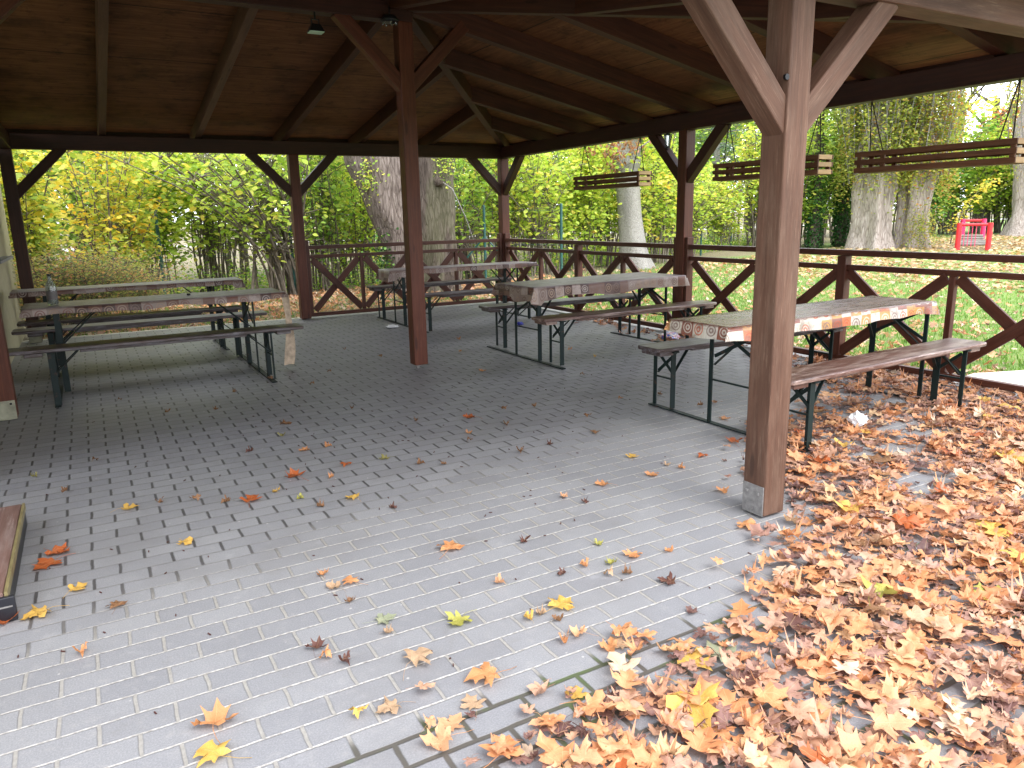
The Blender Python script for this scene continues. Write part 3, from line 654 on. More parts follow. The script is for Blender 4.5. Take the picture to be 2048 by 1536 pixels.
def planter(y0, y1, zt, hooks, label):
    L = abs(y1 - y0); ym = (y0 + y1) / 2
    root = empty('slatted_planter', (0, ym, zt - .19)); tag(root, label, 'planter', 'slatted wooden planters hung under the right eave beam')
    for sx in (-1, 1):
        for k in range(3):
            timber('long_slat', (sx * .102, -L / 2, .02 + k * .068), (sx * .102, L / 2, .02 + k * .068), .016, .042, M['planter'], root, bevel=.002)
    for sy in (-1, 1):
        for k in range(3):
            timber('end_slat', (-.093, sy * (L / 2 - .01), .02 + k * .068), (.093, sy * (L / 2 - .01), .02 + k * .068), .016, .042, M['planterend'] if sy < 0 else M['planter'], root, bevel=.002)
    for sy, off in ((-1, .035), (1, .035), (1, .26)):
        for sx in (-1, 1): timber('upright', (sx * .083, sy * (L / 2 - off), 0), (sx * .083, sy * (L / 2 - off), .175), .04, .022, M['planter'], root, up=(1, 0, 0), bevel=.002)
    b = MB(); b.box((0, 0, -.002), (.16, L - .06, .006)); b.build('floor_board', M['planter'], root)
    for h in hooks:
        hy = h - ym; ey = math.copysign(L / 2 - .14, hy); b = MB()
        for sx in (-1, 1): b.tube([(sx * .004, hy, HB - (zt - .19)), (sx * .095, ey + sx * .0, .16)], .0055, 5)
        b.build('rope', M['rope'], root)
    return root
planter(-2.24, -3.67, 1.985, (-2.36, -3.56), 'hanging slatted wooden planter farthest from the camera, left of the middle post')
planter(-4.95, -6.32, 1.98, (-5.06, -6.22), 'hanging slatted wooden planter crossing behind the near post')
planter(-6.71, -8.07, 1.965, (-6.76, -7.98), 'hanging slatted wooden planter nearest the camera, at the right edge')

# ================================================================== platform, building, slab
pf = empty('wooden_platform', (-6.92, -7.49, 0)); tag(pf, 'low wooden step platform with a black edge at the left', 'platform')
for k, x in enumerate((-.075, .058, .191)): timber('plank', (x + .0, -.53, .098), (x, .53, .098), .127, .028, M['plank'], pf, bevel=.004)
timber('plank', (-.21, -.53, .098), (-.21, .53, .098), .127, .028, M['plank'], pf, bevel=.004)
b = MB(); b.box((-.01, 0, .044), (.55, 1.04, .08)); b.build('base', M['black'], pf)
b = MB(); b.box((-.0, -.541, .05), (.58, .02, .10)); b.build('nosing', M['rubber'], pf, bevel=.004)
b = MB(); b.box((-.0, -.5525, .062), (.56, .003, .006)); b.build('nosing_stripe', M['galv'], pf)
b = MB(); b.box((.263, 0, .098), (.012, 1.06, .032)); b.build('edge_trim', simple('brass_trim', (.30, .25, .12), .45, .5), pf)

bd = empty('building', (-7.08, -2.5, 0)); tag(bd, 'cream rendered wall of the building at the far left with a dark window', 'building')
def wallbox(y0, y1, z0, z1):
    b = MB(); b.box((-.15, (y0 + y1) / 2 + 2.5, (z0 + z1) / 2), (.30, y1 - y0, z1 - z0)); return b.build('wall', M['plaster'], bd)
wallbox(-.72, .92, 0, 2.375); wallbox(-6.2, -1.9, 0, 2.375); wallbox(-1.9, -.72, 0, 1.12); wallbox(-1.9, -.72, 2.1, 2.375)
b = MB(); b.box((-1.2, 3.27, 1.2), (1.8, .30, 2.4)); b.box((-1.2, -3.55, 1.2), (1.8, .30, 2.4)); b.build('wall', M['plaster'], bd)
wf = MB()
for c, d in (((-.12, 1.19, 1.14), (.06, 1.17, .05)), ((-.12, 1.19, 2.075), (.06, 1.17, .05)), ((-.12, .63, 1.61), (.06, .05, .88)), ((-.12, 1.75, 1.61), (.06, .05, .88)), ((-.12, 1.19, 1.61), (.06, .05, .88))): wf.box(c, d)
w_ = wf.build('window', M['wframe'], bd); b = MB(); b.box((-.14, 1.19, 1.61), (.01, 1.08, .88)); b.build('pane', M['window'], w_)
b = MB(); b.box((.035, 1.30, 1.105), (.13, 1.55, .028)); b.build('sill', simple('stone_sill', (.25, .25, .27), .6), w_, bevel=.004)

sl = MB(); pts = [(.10, -7.92), (.13, -7.78), (.22, -7.70), (.40, -7.68), (1.3, -8.0), (1.5, -9.4), (.12, -9.4)]; n_ = len(pts)
sl.add([(x, y, -.06) for x, y in pts] + [(x, y, .035) for x, y in pts], [tuple(range(n_))[::-1], tuple(range(n_, 2 * n_))] + [(i, (i + 1) % n_, n_ + (i + 1) % n_, n_ + i) for i in range(n_)])
tag(sl.build('stone_slab', M['slab'], bevel=.006), 'pale flat stone slab on the grass just outside the right railing', 'slab')

# ================================================================== playground bridge
pg = empty('playground_bridge', (20.5, 3.6, -.05)); tag(pg, 'low red playground bridge with grey rungs on the far lawn', 'playground bridge')
A0, A1, B0, B1 = Vector((-.25, .36, 0)), Vector((.28, -.38, 0)), Vector((2.9, 2.05, 0)), Vector((3.25, 1.46, 0))
for p, q, mat, h in ((A0, A1, M['redpaint'], .92), (B0, B1, M['pinkpaint'], 1.0)):
    for s in (p, q):
        b = MB(); b.tube([s, s + Vector((0, 0, h))], .085, 10); b.build('frame_post', mat, pg, smooth=False)
    b = MB(); b.tube([p + Vector((0, 0, h - .06)), q + Vector((0, 0, h - .06))], .05, 8); b.build('crossbar', M['redpaint'], pg)
for e0, e1 in ((A0, B0), (A1, B1)):
    b = MB(); b.tube([e0 + Vector((0, 0, .80)), e1 + Vector((0, 0, .85))], .035, 6); b.build('handrail', M['pinkpaint'], pg)
for k in range(5):
    t_ = (k + .5) / 5; c0 = A0.lerp(B0, t_); c1_ = A1.lerp(B1, t_); z = .12 + .08 * abs(t_ - .5)
    b = MB(); b.tube([c0 + Vector((0, 0, z + .25 * t_)), c1_ + Vector((0, 0, z + .25 * t_))], .045, 8); b.build('rung', M['rung'], pg)
    b = MB(); b.tube([c0 + Vector((0, 0, z)), c0 + Vector((0, 0, .82))], .018, 5); b.build('hanger', M['pinkpaint'], pg)
b = MB()
for k in range(5): 
    p = A0.lerp(A1, (k + .5) / 8); b.tube([p + Vector((0, 0, .12)), p + Vector((0, 0, .86))], .012, 4)
b.build('end_net', M['pinkpaint'], pg)
# ================================================================== vegetation
LEAF6 = np.array([(0, 0, 0), (.34, .28, .07), (.36, .62, .07), (0, 1, -.03), (-.36, .62, .07), (-.34, .28, .07)], dtype=np.float32)
def norm(a): return a / np.maximum(np.linalg.norm(a, axis=1, keepdims=True), 1e-6)
def leaf_mesh(name, P, size, mat, flat=.6, droop=.35, fdir=None, width=1.0, hue=None, seed=0):
    r = np.random.default_rng(seed + 5); N = len(P); P = np.asarray(P, dtype=np.float32)
    th = r.uniform(0, 2 * np.pi, N); f = np.stack([np.cos(th), np.sin(th), -droop + r.normal(0, .3, N)], 1)
    if fdir is not None: f = f * .45 + fdir
    f = norm(f); nn = np.stack([r.normal(0, 1 - flat, N), r.normal(0, 1 - flat, N), np.ones(N)], 1)
    x = norm(np.cross(f, nn)); z = np.cross(x, f); s = (np.asarray(size) * r.uniform(.5, 1.25, N))[:, None, None]
    T = LEAF6[None] * np.array([width, 1, 1], dtype=np.float32)
    V = (T[..., 0:1] * x[:, None] + T[..., 1:2] * f[:, None] + T[..., 2:3] * z[:, None]) * s + P[:, None]
    F = (np.arange(N)[:, None, None] * 6 + np.array([[0, 1, 2, 3], [0, 3, 4, 5]])[None]).reshape(-1)
    m = bpy.data.meshes.new(name); m.vertices.add(N * 6); m.vertices.foreach_set('co', V.astype(np.float32).ravel())
    m.loops.add(N * 8); m.loops.foreach_set('vertex_index', F.astype(np.int32)); m.polygons.add(N * 2)
    m.polygons.foreach_set('loop_start', np.arange(0, N * 8, 4, dtype=np.int32)); m.update(calc_edges=True)
    a = m.attributes.new('rnd', 'FLOAT', 'POINT'); h = r.uniform(0, 1, N) if hue is None else np.clip(hue + r.normal(0, .17, N), 0, 1)
    a.data.foreach_set('value', np.repeat(h, 6).astype(np.float32)); m.materials.append(mat); return m

def shrub_meshes(seed, h, spread, nst, nleaf, ls, lean=(0, 0), r0=.022, low=.2, clus=.16):
    rnd = random.Random(seed); b = MB(); tips = []
    for k in range(nst):
        a = rnd.uniform(0, 6.283); bx, by = rnd.gauss(0, .22), rnd.gauss(0, .22); hh = h * rnd.uniform(.65, 1.05); sp = spread * rnd.uniform(.2, 1.0); pts = []
        wob = [rnd.gauss(0, .05) for _ in range(4)]
        for q in range(8):
            t = q / 7; o = sp * t ** 1.6
            pts.append((bx + math.cos(a) * o + lean[0] * t * t + wob[0] * math.sin(t * 5), by + math.sin(a) * o + lean[1] * t * t + wob[1] * math.sin(t * 6), hh * (t - .12 * t * t * sp)))
        rr = r0 * rnd.uniform(.6, 1.5); b.tube(pts, [rr * (1 - .8 * q / 7) for q in range(8)], 4, False)
        for q in range(1, 8):
            tips.append((pts[q], q / 7))
            if q > 1:
                for _ in range(3):
                    a2 = rnd.uniform(0, 6.283); l = rnd.uniform(.25, .75) * (1.1 - .5 * q / 7); p = Vector(pts[q]); d = Vector((math.cos(a2), math.sin(a2), rnd.uniform(-.1, .8)))
                    e = p + d * l; mpt = p + d * l * .5 + Vector((0, 0, .04)); b.tube([p, mpt, e], [rr * .35, rr * .25, .002], 3, False)
                    tips += [(tuple(mpt), q / 7), (tuple(e), q / 7), (tuple(e), q / 7)]
    tips = [t for t in tips if t[1] > low * rnd.uniform(.4, 1.5)]
    r = np.random.default_rng(seed); C = np.array([t[0] for t in tips]); w = r.gamma(.8, 1, len(C)); w /= w.sum()
    idx = r.choice(len(C), nleaf, p=w); P = C[idx] + r.normal(0, clus, (nleaf, 3)) * (1, 1, .7); P[:, 2] = np.maximum(P[:, 2], .05)
    ch = r.uniform(0, 1, len(C)); hue = ch[idx] * .55 + .22 + .12 * (P[:, 2] / h - .5)
    return b.mesh('stems', True), P, hue
VAR = []
for k, (h, sp, ns, nl, ls, ln_) in enumerate([(4.0, 1.3, 14, 3300, .13, (0, 0)), (4.0, 1.6, 12, 2900, .14, (-.3, 0)), (4.0, 1.1, 18, 3100, .118, (.2, 0)), (4.0, .8, 20, 1900, .122, (0, 0)), (4.0, 1.9, 24, 1700, .135, (-.9, -.2)), (4.0, 2.0, 30, 1700, .135, (-1.6, -.3))]):
    sm, P, hue = shrub_meshes(40 + k, h, sp, ns, nl, ls, ln_, low=.2 if k < 3 else .42, r0=.034 if k == 5 else .024); sm.materials.append(M['twig'])
    VAR.append((sm, leaf_mesh('foliage', P, np.full(len(P), ls), M['fL'], .45, .3, hue=hue, seed=k, width=1.1)))
def put_shrub(x, y, h, kind, var, label, group, z=-.05, wide=1.0, rz_=None):
    s = h / 4.0; root = empty('shrub', (x, y, z), random.uniform(0, 6.28) if rz_ is None else rz_); tag(root, label, 'shrub', group); root.scale = (s * wide, s * wide, s)
    a = bpy.data.objects.new('stems', VAR[var][0]); link(a, root); f = bpy.data.objects.new('foliage', VAR[var][1]); link(f, root)
    f.material_slots[0].link = 'OBJECT'; f.material_slots[0].material = M['f' + kind]; return root
SHR = [(-7.02,2.55,3.4,"Y",0,40,13.8),(-6.53,4.27,3.8,"Y",1,120,15.5),(-5.8,3.97,3.6,"Y",2,215,15.2),(-5.01,5.53,3.8,"L",0,300,16.8),(-4.12,5.24,3.9,"L",3,400,16.6),(-3.54,4.14,3.6,"L",1,480,15.6),(-2.91,4.22,3.9,"L",4,545,15.8),(-1.75,4.97,3.7,"G",3,640,16.8),(-0.73,6.12,4.0,"L",2,700,18.2),(1.69,4.94,3.8,"G",4,930,18.0),(2.91,5.2,3.7,"L",3,1010,18.8),(3.87,5.1,3.9,"L",4,1080,19.2),(5.34,5.69,4.0,"L",0,1150,20.5),(6.89,6.43,4.2,"L",1,1210,22.0),(9.08,6.6,4.6,"L",2,1320,23.5),(11.32,7.96,4.6,"L",4,1370,26.0),(-7.79,7.21,4.4,"G",2,-20,18.5),(-7.16,8.25,4.6,"G",1,60,19.5),(-6.12,9.27,4.7,"L",3,170,20.5),(-5.01,10.24,4.8,"L",4,270,21.5),(-4.02,9.66,4.8,"G",0,360,21.0),(-2.81,10.51,4.9,"L",2,450,22.0),(-1.64,9.78,4.9,"L",1,550,21.5),(-0.23,10.46,5.0,"L",0,640,22.5),(1.44,10.99,5.0,"L",3,740,23.5),(2.66,9.99,5.2,"L",2,840,23.0),(4.11,9.88,5.0,"L",1,930,23.5),(5.69,10.18,5.2,"L",0,1010,24.5),(7.2,9.86,5.4,"L",4,1100,25.0),(9.59,10.65,5.6,"L",3,1190,27.0),(12.24,11.13,6.0,"G",2,1290,29.0),(14.84,11.51,5.6,"L",1,1380,31.0),(15.8,10.58,4.6,"L",0,1450,31.0),(17.44,10.31,4.8,"L",3,1520,32.0),(18.69,9.64,5.0,"L",2,1590,32.5),(20.45,9.85,5.0,"G",1,1640,34.0),(23.55,10.73,5.0,"L",4,1700,37.0),(24.35,7.77,4.2,"G",0,1850,36.0),(26.59,7.93,4.8,"L",1,1905,38.0),(28.84,8.01,4.4,"G",3,1960,40.0),(29.28,7.18,4.8,"L",2,2010,40.0),(28.95,5.61,4.6,"G",4,2080,39.0),(-8.19,14.7,6.0,"G",0,0,26.0),(-6.75,15.77,6.0,"L",1,120,27.0),(-5.08,16.75,6.2,"L",2,240,28.0),(-3.18,17.61,6.2,"G",3,360,29.0),(-1.22,17.34,6.4,"L",4,480,29.0),(1.06,17.88,6.6,"L",0,600,30.0),(3.52,18.2,6.8,"L",1,720,31.0),(5.75,17.37,7.0,"L",2,840,31.0),(8.41,17.23,7.0,"L",3,960,32.0),(11.13,16.84,7.2,"G",4,1080,33.0),(15.05,17.81,7.6,"L",0,1200,36.0),(18.71,17.45,8.0,"G",1,1330,38.0),(22.02,17.09,8.0,"L",2,1440,40.0),(25.17,16.67,8.4,"G",3,1540,42.0),(28.3,16.05,9.0,"L",4,1640,44.0),(31.66,14.85,7.5,"L",0,1760,46.0),(34.92,13.48,6.5,"G",1,1880,48.0),(38.05,11.99,7.0,"L",2,2000,50.0),(37.33,8.92,7.0,"G",3,2110,48.0)]
LOOK = {'Y': 'bright yellow-leaved', 'L': 'yellow-green', 'G': 'deep green'}
def region(px):
    for lim, t in ((45, 'at the far left beside the cream wall'), (180, 'left of the open bay behind the left tables'), (330, 'mid open bay behind left tables'), (460, 'right of the open bay behind the left tables'), (590, 'just left of the back post next to the railing'), (700, 'between the back post and the leaning trunk'), (900, 'behind the two big trunks'), (1000, 'left of the back corner post'), (1110, 'just right of the back corner post'), (1250, 'behind the farthest planter'), (1400, 'around the middle right post'), (1560, 'left of the near post'), (1720, 'behind the ivy-clad trunks'), (1900, 'behind the red playground bridge'), (3000, 'by the right edge beyond the playground')):
        if px < lim: return t
for k, (x, y, h, c, v, px, d) in enumerate(SHR):
    if px == 545: v, x = 5, -2.75
    if px in (120, 360, 600, 840, 480): continue
    if px == 400: x += .3; y += .8
    if px in (1370, 1380, 1450): h *= .68
    if px > 1845 and d < 42: x = -6.23 + (x + 6.23) * 1.24; y = -11.22 + (y + 11.22) * 1.24; h *= 1.15
    if d > 25.5 and px < 1400 or d > 41: tier = 'rearmost row'
    elif d > 18.4 and px < 900 or d > 23 and px < 1300 or d > 30 and px < 1400: tier = 'second row'
    else: tier = 'front row'
    put_shrub(x, y, h, c, v, '%s bush, %s, %s' % (LOOK[c], tier, region(px)), 'bushes forming the hedge round the lawn', wide=1.15 if d > 25 else 1.0, rz_=(0.4 if px == 545 else None))
# low reddish bushes at the left
sm, P, hue = shrub_meshes(77, 1.0, .75, 40, 5200, .03, r0=.006, low=.1, clus=.07); sm.materials.append(M['twig'])
lowf = leaf_mesh('foliage', P, np.full(len(P), .036), M['fP'], .3, 0, hue=hue, seed=3)
for k, (x, y, s, w) in enumerate(((-6.75, 1.25, 1.15, 'nearest the cream wall'), (-6.25, 1.75, 1.0, 'in the middle of the low clump'), (-5.7, 2.3, .9, 'at the right of the low clump'))):
    root = empty('low_bush', (x, y, -.05), k * 1.3); root.scale = (s, s, s); tag(root, 'low feathery bush with pinkish orange leaves, ' + w, 'bush', 'low feathery bushes behind the left tables')
    link(bpy.data.objects.new('stems', sm), root); link(bpy.data.objects.new('foliage', lowf), root)
# undergrowth at the foot of the hedge: one mass
r = np.random.default_rng(5); N = 26000
t = r.uniform(-9, 20, N); yb = np.where(t < 3, 4.6, 4.6 + (t - 3) * .42); P = np.stack([t, yb + r.gamma(1.6, 1.2, N), np.abs(r.normal(0, .22, N)) - .03], 1)
P[:, 2] *= .6 + .8 * (np.sin(P[:, 0] * 2.1) * np.sin(P[:, 1] * 1.7 + 1) > -.2)
o = bpy.data.objects.new('undergrowth', leaf_mesh('undergrowth', P, np.full(N, .07), M['fG'], .5, .1, seed=21)); link(o); tag(o, 'low green undergrowth along the foot of the hedge', 'undergrowth', kind='stuff')

# ---- trees
def trunk_mesh(path, flute=.10, nf=5, seed=1, seg=36, lump=.08, flare=0.0):
    """path: (x,y,z,r) control points; fluted and lumpy"""
    b = MB(); n = len(path); rings = (n - 1) * 9 + 1; vs = []
    for i in range(rings):
        u = i / (rings - 1) * (n - 1); k = min(int(u), n - 2); t = u - k; t2 = t * t * (3 - 2 * t)
        p = [path[k][q] * (1 - t) + path[k + 1][q] * t for q in range(3)]; rr = path[k][3] * (1 - t2) + path[k + 1][3] * t2; zrel = p[2] - path[0][2]
        for j in range(seg):
            a = 2 * math.pi * j / seg; ph = seed * 1.7 + zrel * .25
            f = 1 + flute * math.cos(nf * a + ph) + flute * .6 * math.cos((nf + 3) * a - ph * 1.6 + 1) + lump * noise.noise(Vector((math.cos(a) * 2 + seed, math.sin(a) * 2, zrel * 1.6))) * 2 + flare * math.exp(-zrel / .45) * (1 + .5 * math.cos(nf * a + ph))
            vs.append((p[0] + math.cos(a) * rr * f, p[1] + math.sin(a) * rr * f, p[2]))
    b.add(vs, [(i * seg + j, i * seg + (j + 1) % seg, (i + 1) * seg + (j + 1) % seg, (i + 1) * seg + j) for i in range(rings - 1) for j in range(seg)])
    return b
RX, RY = .871, -.491   # direction "to the right" along the back of the lawn
def tree(name, x, y, label, cat='tree', group=None): o = empty(name, (x, y, -.06)); tag(o, label, cat, group); return o
def limb(root, pts, r0, r1, mat):
    b = MB(); n = len(pts); b.tube(pts, [r0 + (r1 - r0) * i / (n - 1) for i in range(n)], 8, False); return b.build('limb', mat, root, smooth=True)
def crown(root, z0, z1, rad, n, ls, mat, seed, cx=0, cy=0, hollow=.5):
    r = np.random.default_rng(seed); C = []; 
    for _ in range(46):
        a = r.uniform(0, 6.28); q = rad * math.sqrt(r.uniform(.05, 1)); C.append((cx + q * math.cos(a), cy + q * math.sin(a), r.uniform(z0, z1)))
    C = np.array(C); i = r.integers(0, len(C), n); P = C[i] + r.normal(0, .45, (n, 3)) * (1, 1, .6)
    m = leaf_mesh('crown', P, np.full(n, ls), mat, .4, .3, hue=r.uniform(.2, .8, len(C))[i], seed=seed); o = bpy.data.objects.new('crown', m); link(o, root); return o
def sh(s, z): return (RX * s, RY * s, z)
# big leaning trunk
tA_ = tree('leaning_tree', -.45, 3.20, 'huge leaning trunk with furrowed grey bark, immediately left behind the centre post')
trunk_mesh([(0, 0, 0, .46), (*sh(-.06, .8), .44), (*sh(-.28, 1.7), .52), (*sh(-.58, 2.8), .62), (*sh(-.95, 4.2), .66)], .05, 4, 2, 44, .10, .25).build('trunk', M['barkgrey'], tA_, smooth=True)
limb(tA_, [sh(-.9, 4.0), sh(-1.8, 5.5), sh(-2.6, 7.5), sh(-3.2, 9.5)], .38, .06, M['barkgrey']); limb(tA_, [sh(-.9, 4.0), (.1, .5, 5.8), (.5, 1.1, 8.2)], .36, .06, M['barkgrey'])
crown(tA_, 6.5, 10.5, 3.0, 6000, .13, M['fL'], 31, -1.2, 1)
b = MB(); b.tube([sh(-.90, 1.2), sh(-.84, 1.7), sh(-.98, 2.3)], [.05, .045, .02], 6, False); 
P = r.normal(0, 1, (420, 3)) * (.13, .13, .20) + np.array([*sh(-.62, 2.30)]) + np.array([-.25, -.45, 0]); link(bpy.data.objects.new('ivy', leaf_mesh('ivy', P, np.full(420, .06), M['fL'], .1, .4, seed=8)), tA_)
P = r.normal(0, 1, (700, 3)) * (.16, .16, .28) + np.array([*sh(-.50, .75)]) + np.array([-.1, -.3, 0]); link(bpy.data.objects.new('ivy', leaf_mesh('ivy', P, np.full(700, .06), M['fD'], .1, .4, seed=9)), tA_)
# upright trunk
tB_ = tree('mossy_tree', .02, 2.86, 'upright thick trunk with mossy furrowed bark, immediately right behind the centre post')
trunk_mesh([(0, 0, 0, .37), (.0, 0, .8, .36), (0, 0, 1.9, .37), (.02, 0, 3.2, .40), (.0, 0, 4.6, .36)], .07, 3, 5, 44, .08, .22).build('trunk', M['barkmoss'], tB_, smooth=True)
limb(tB_, [(0, 0, 4.4), (-.5, .4, 6), (-1, .8, 8.5)], .28, .05, M['barkmoss']); limb(tB_, [(0, 0, 4.4), (.8, .1, 5.8), (1.7, .2, 8)], .26, .05, M['barkmoss'])
crown(tB_, 6.5, 10, 2.6, 5000, .12, M['fL'], 32, .6, .4)
bu = MB(); bm_ = bmesh.new(); bmesh.ops.create_icosphere(bm_, subdivisions=2, radius=.11); bu.add([v.co * (1 + .3 * noise.noise(v.co * 9)) for v in bm_.verts], [tuple(v.index for v in f.verts) for f in bm_.faces]); bm_.free()
q_ = bu.build('burl', M['barkmoss'], tB_, smooth=True); q_.location = (-.08, -.36, 2.2)
P = r.normal(0, 1, (300, 3)) * (.12, .1, .22) + (.05, -.46, 2.55); link(bpy.data.objects.new('ivy', leaf_mesh('ivy', P, np.full(300, .05), M['fL'], .1, .4, seed=10)), tB_)
b = MB(); b.tube([(-.05, -.42, 2.2), (.15, -.5, 2.05), (.42, -.5, 1.5), (.62, -.5, .95)], [.012, .012, .009, .004], 4, False); b.build('shoot', M['barkplain'], tB_, smooth=True)
# smooth grey trunk with fork
tC_ = tree('forked_tree', 6.99, 5.12, 'smooth pale grey trunk forking behind the farthest hanging planter')
trunk_mesh([(0, 0, 0, .40), (*sh(-.10, .6), .34), (*sh(-.20, 1.4), .315), (*sh(-.30, 2.5), .33), (*sh(-.33, 2.9), .40)], .02, 4, 8, 32, .03, .30).build('trunk', M['barkplain'], tC_, smooth=True)
limb(tC_, [sh(-.42, 2.7), sh(-.60, 3.6), sh(-.9, 5.2), sh(-1.3, 8)], .33, .08, M['barkplain']); limb(tC_, [sh(-.16, 2.75), sh(-.02, 3.5), sh(.3, 5), sh(.9, 7.5)], .22, .06, M['barkplain'])
crown(tC_, 5.5, 9.5, 2.8, 5000, .13, M['fL'], 33)
P = np.concatenate([r.normal(0, 1, (170, 3)) * (.36, .3, .15) + np.array([*sh(-.95, 3.15)]), r.normal(0, 1, (110, 3)) * (.28, .3, .16) + np.array([*sh(-.35, 3.35)]), r.normal(0, 1, (60, 3)) * (.14, .1, .2) + np.array([*sh(-.85, 2.75)])]) + np.array([-.35, -.7, 0])
dl = leaf_mesh('withered_leaves', P, np.full(len(P), .13), M['fDead'], .0, 1.2, seed=12, width=.55)
br = MB(); br.tube([(*sh(.5, 3.55),), (*sh(-.2, 3.1),), (*sh(-.9, 3.05),), (*sh(-1.3, 3.3),)], [.022, .018, .014, .006], 5, False); q_ = br.build('withered_branch', M['barkplain'], tC_, smooth=True); q_.location = (-.35, -.7, 0); q2 = bpy.data.objects.new('withered_leaves', dl); link(q2, q_); q2.location = (.35, .7, 0)
# giant fluted twin trunks with bushy shoots
def shoots(root, n, z0, z1, rad, seed, nl, ls=.075, cx=0, cy=0, skirt=None):
    rnd = random.Random(seed); b = MB(); P = []
    for k in range(n):
        a = rnd.uniform(0, 6.283); q = rad * rnd.uniform(.45, 1.05); z = rnd.uniform(z0, z0 + (z1 - z0) * .75); L_ = rnd.uniform(1.2, 3.4)
        p = Vector((cx + math.cos(a) * q, cy + math.sin(a) * q, z)); d = Vector((math.cos(a) * .16 + rnd.gauss(0, .07), math.sin(a) * .16 + rnd.gauss(0, .07), 1)); pts = [p, p + d * L_ * .5, p + d * L_ + Vector((rnd.gauss(0, .08), rnd.gauss(0, .08), 0))]
        b.tube(pts, [.022, .015, .005], 3, False)
        for _ in range(nl): t_ = rnd.random() ** .8; P.append(p + d * L_ * t_ + Vector((rnd.gauss(0, .12), rnd.gauss(0, .12), rnd.gauss(0, .05))))
    if skirt:
        for _ in range(skirt[0]):
            a = rnd.uniform(0, 6.283); P.append(Vector((cx + math.cos(a) * rad * rnd.uniform(.75, 1.25), cy + math.sin(a) * rad * rnd.uniform(.75, 1.25), rnd.gauss(skirt[1], skirt[2]))))
    b.build('shoots', M['barkplain'], root, smooth=True)
    link(bpy.data.objects.new('foliage', leaf_mesh('foliage', np.array(P), np.full(len(P), ls), M['fR'], .2, .2, seed=seed)), root)
t1 = tree('giant_tree', 19.53, 6.85, 'giant fluted pale trunk covered in bushy shoots above, left of the pair on the lawn')
trunk_mesh([(0, 0, 0, .66), (0, 0, .8, .60), (0, 0, 1.8, .64), (0, 0, 3.0, .68), (0, 0, 4.6, .40), (0, 0, 8, .22)], .15, 5, 3, 64, .06, .22).build('trunk', M['barkpale'], t1, smooth=True)
shoots(t1, 260, 2.3, 9.0, 1.25, 51, 80, .11, skirt=(3800, 3.1, .6))
t2 = tree('giant_tree', 20.95, 6.15, 'giant fluted trunk standing right of the paler one, shoots hiding its upper half')
trunk_mesh([(0, 0, 0, .56), (0, 0, .8, .50), (0, 0, 2.0, .54), (0, 0, 3.2, .56), (0, 0, 5, .35), (0, 0, 8, .2)], .14, 6, 9, 60, .06, .16).build('trunk', M['barkpale'], t2, smooth=True)
shoots(t2, 230, 2.2, 8.6, 1.15, 52, 80, .11, skirt=(3200, 2.9, .6))
P = r.normal(0, 1, (1500, 3)) * (.35, .3, .5) + (-.45, -.65, .7); link(bpy.data.objects.new('base_shoots', leaf_mesh('base_shoots', P, np.full(1500, .07), M['fR'], .2, .2, seed=13)), t2)
t3 = tree('giant_tree', 33.6, 8.5, 'big bristly trunk at the right edge beyond the playground')
trunk_mesh([(0, 0, 0, .75), (*sh(.0, 1.2), .55), (*sh(-.05, 2.6), .62), (*sh(-.1, 4.2), .85), (0, 0, 9, .3)], .08, 5, 6, 40, .06, .25).build('trunk', M['barkpale'], t3, smooth=True)
shoots(t3, 110, 2.8, 10.5, 1.1, 53, 50, .09, skirt=(500, 3.2, .6))
# ivy-clad trunks
for k, (x, y, s_, lb) in enumerate(((18.75, 8.75, 0, 'left one of the two dark ivy-clad trunks just right of the near post'), (20.1, 8.55, 1, 'right one of the two dark ivy-clad trunks, touching the giant pale trunk'))):
    ti = tree('ivy_tree', x, y, lb, 'tree', 'ivy-clad trunks'); b = MB(); b.tube([(0, 0, 0), (.1, 0, 2), (-.05, 0, 4.5), (0, .1, 7)], [.22, .18, .15, .08], 8, False); b.build('trunk', M['barkdark'], ti, smooth=True)
    n_ = 4200; zz = r.uniform(0, 6.2, n_); w_ = .32 + .35 * np.clip(zz - 1.4, 0, 2.0) * (.6 + .4 * np.sin(zz * 2 + k)); a_ = r.uniform(0, 6.283, n_); q = w_ * np.sqrt(r.uniform(.3, 1, n_))
    P = np.stack([np.cos(a_) * q, np.sin(a_) * q, zz], 1); link(bpy.data.objects.new('ivy', leaf_mesh('ivy', P, np.full(n_, .10), M['fD'], .1, .6, hue=.25 + .16 * zz * (zz > 1.2), seed=60 + k)), ti)
# slender conifer behind the lawn
t4 = tree('conifer', 17.84, 13.19, 'slender conifer with bluish needles seen between the middle right post and the near post')
trunk_mesh([(0, 0, 0, .20), (0, 0, 2, .16), (*sh(-.05, 5), .13), (*sh(-.05, 10), .08)], .03, 4, 3, 14, .04, .3).build('trunk', M['barkplain'], t4, smooth=True)
P = []; b = MB()
for k in range(34):
    z = 2.7 + k * .20; a = k * 2.4; l = 1.5 + 1.0 * math.sin(k * 1.9) ; e = Vector((math.cos(a) * l, math.sin(a) * l, z - .25)); b.tube([(0, 0, z), (e * .5).xy.to_3d() + Vector((0, 0, z + .1)), e], [.035, .022, .006], 4, False)
    for _ in range(260): t_ = r.uniform(.1, 1.05); P.append((e.x * t_ + r.normal(0, .15), e.y * t_ + r.normal(0, .15), z - .25 * t_ ** 2 + r.normal(0, .13)))
b.build('limb', M['barkplain'], t4, smooth=True); link(bpy.data.objects.new('needles', leaf_mesh('needles', np.array(P), np.full(len(P), .12), M['fB'], .2, .1, width=.35, seed=71)), t4)
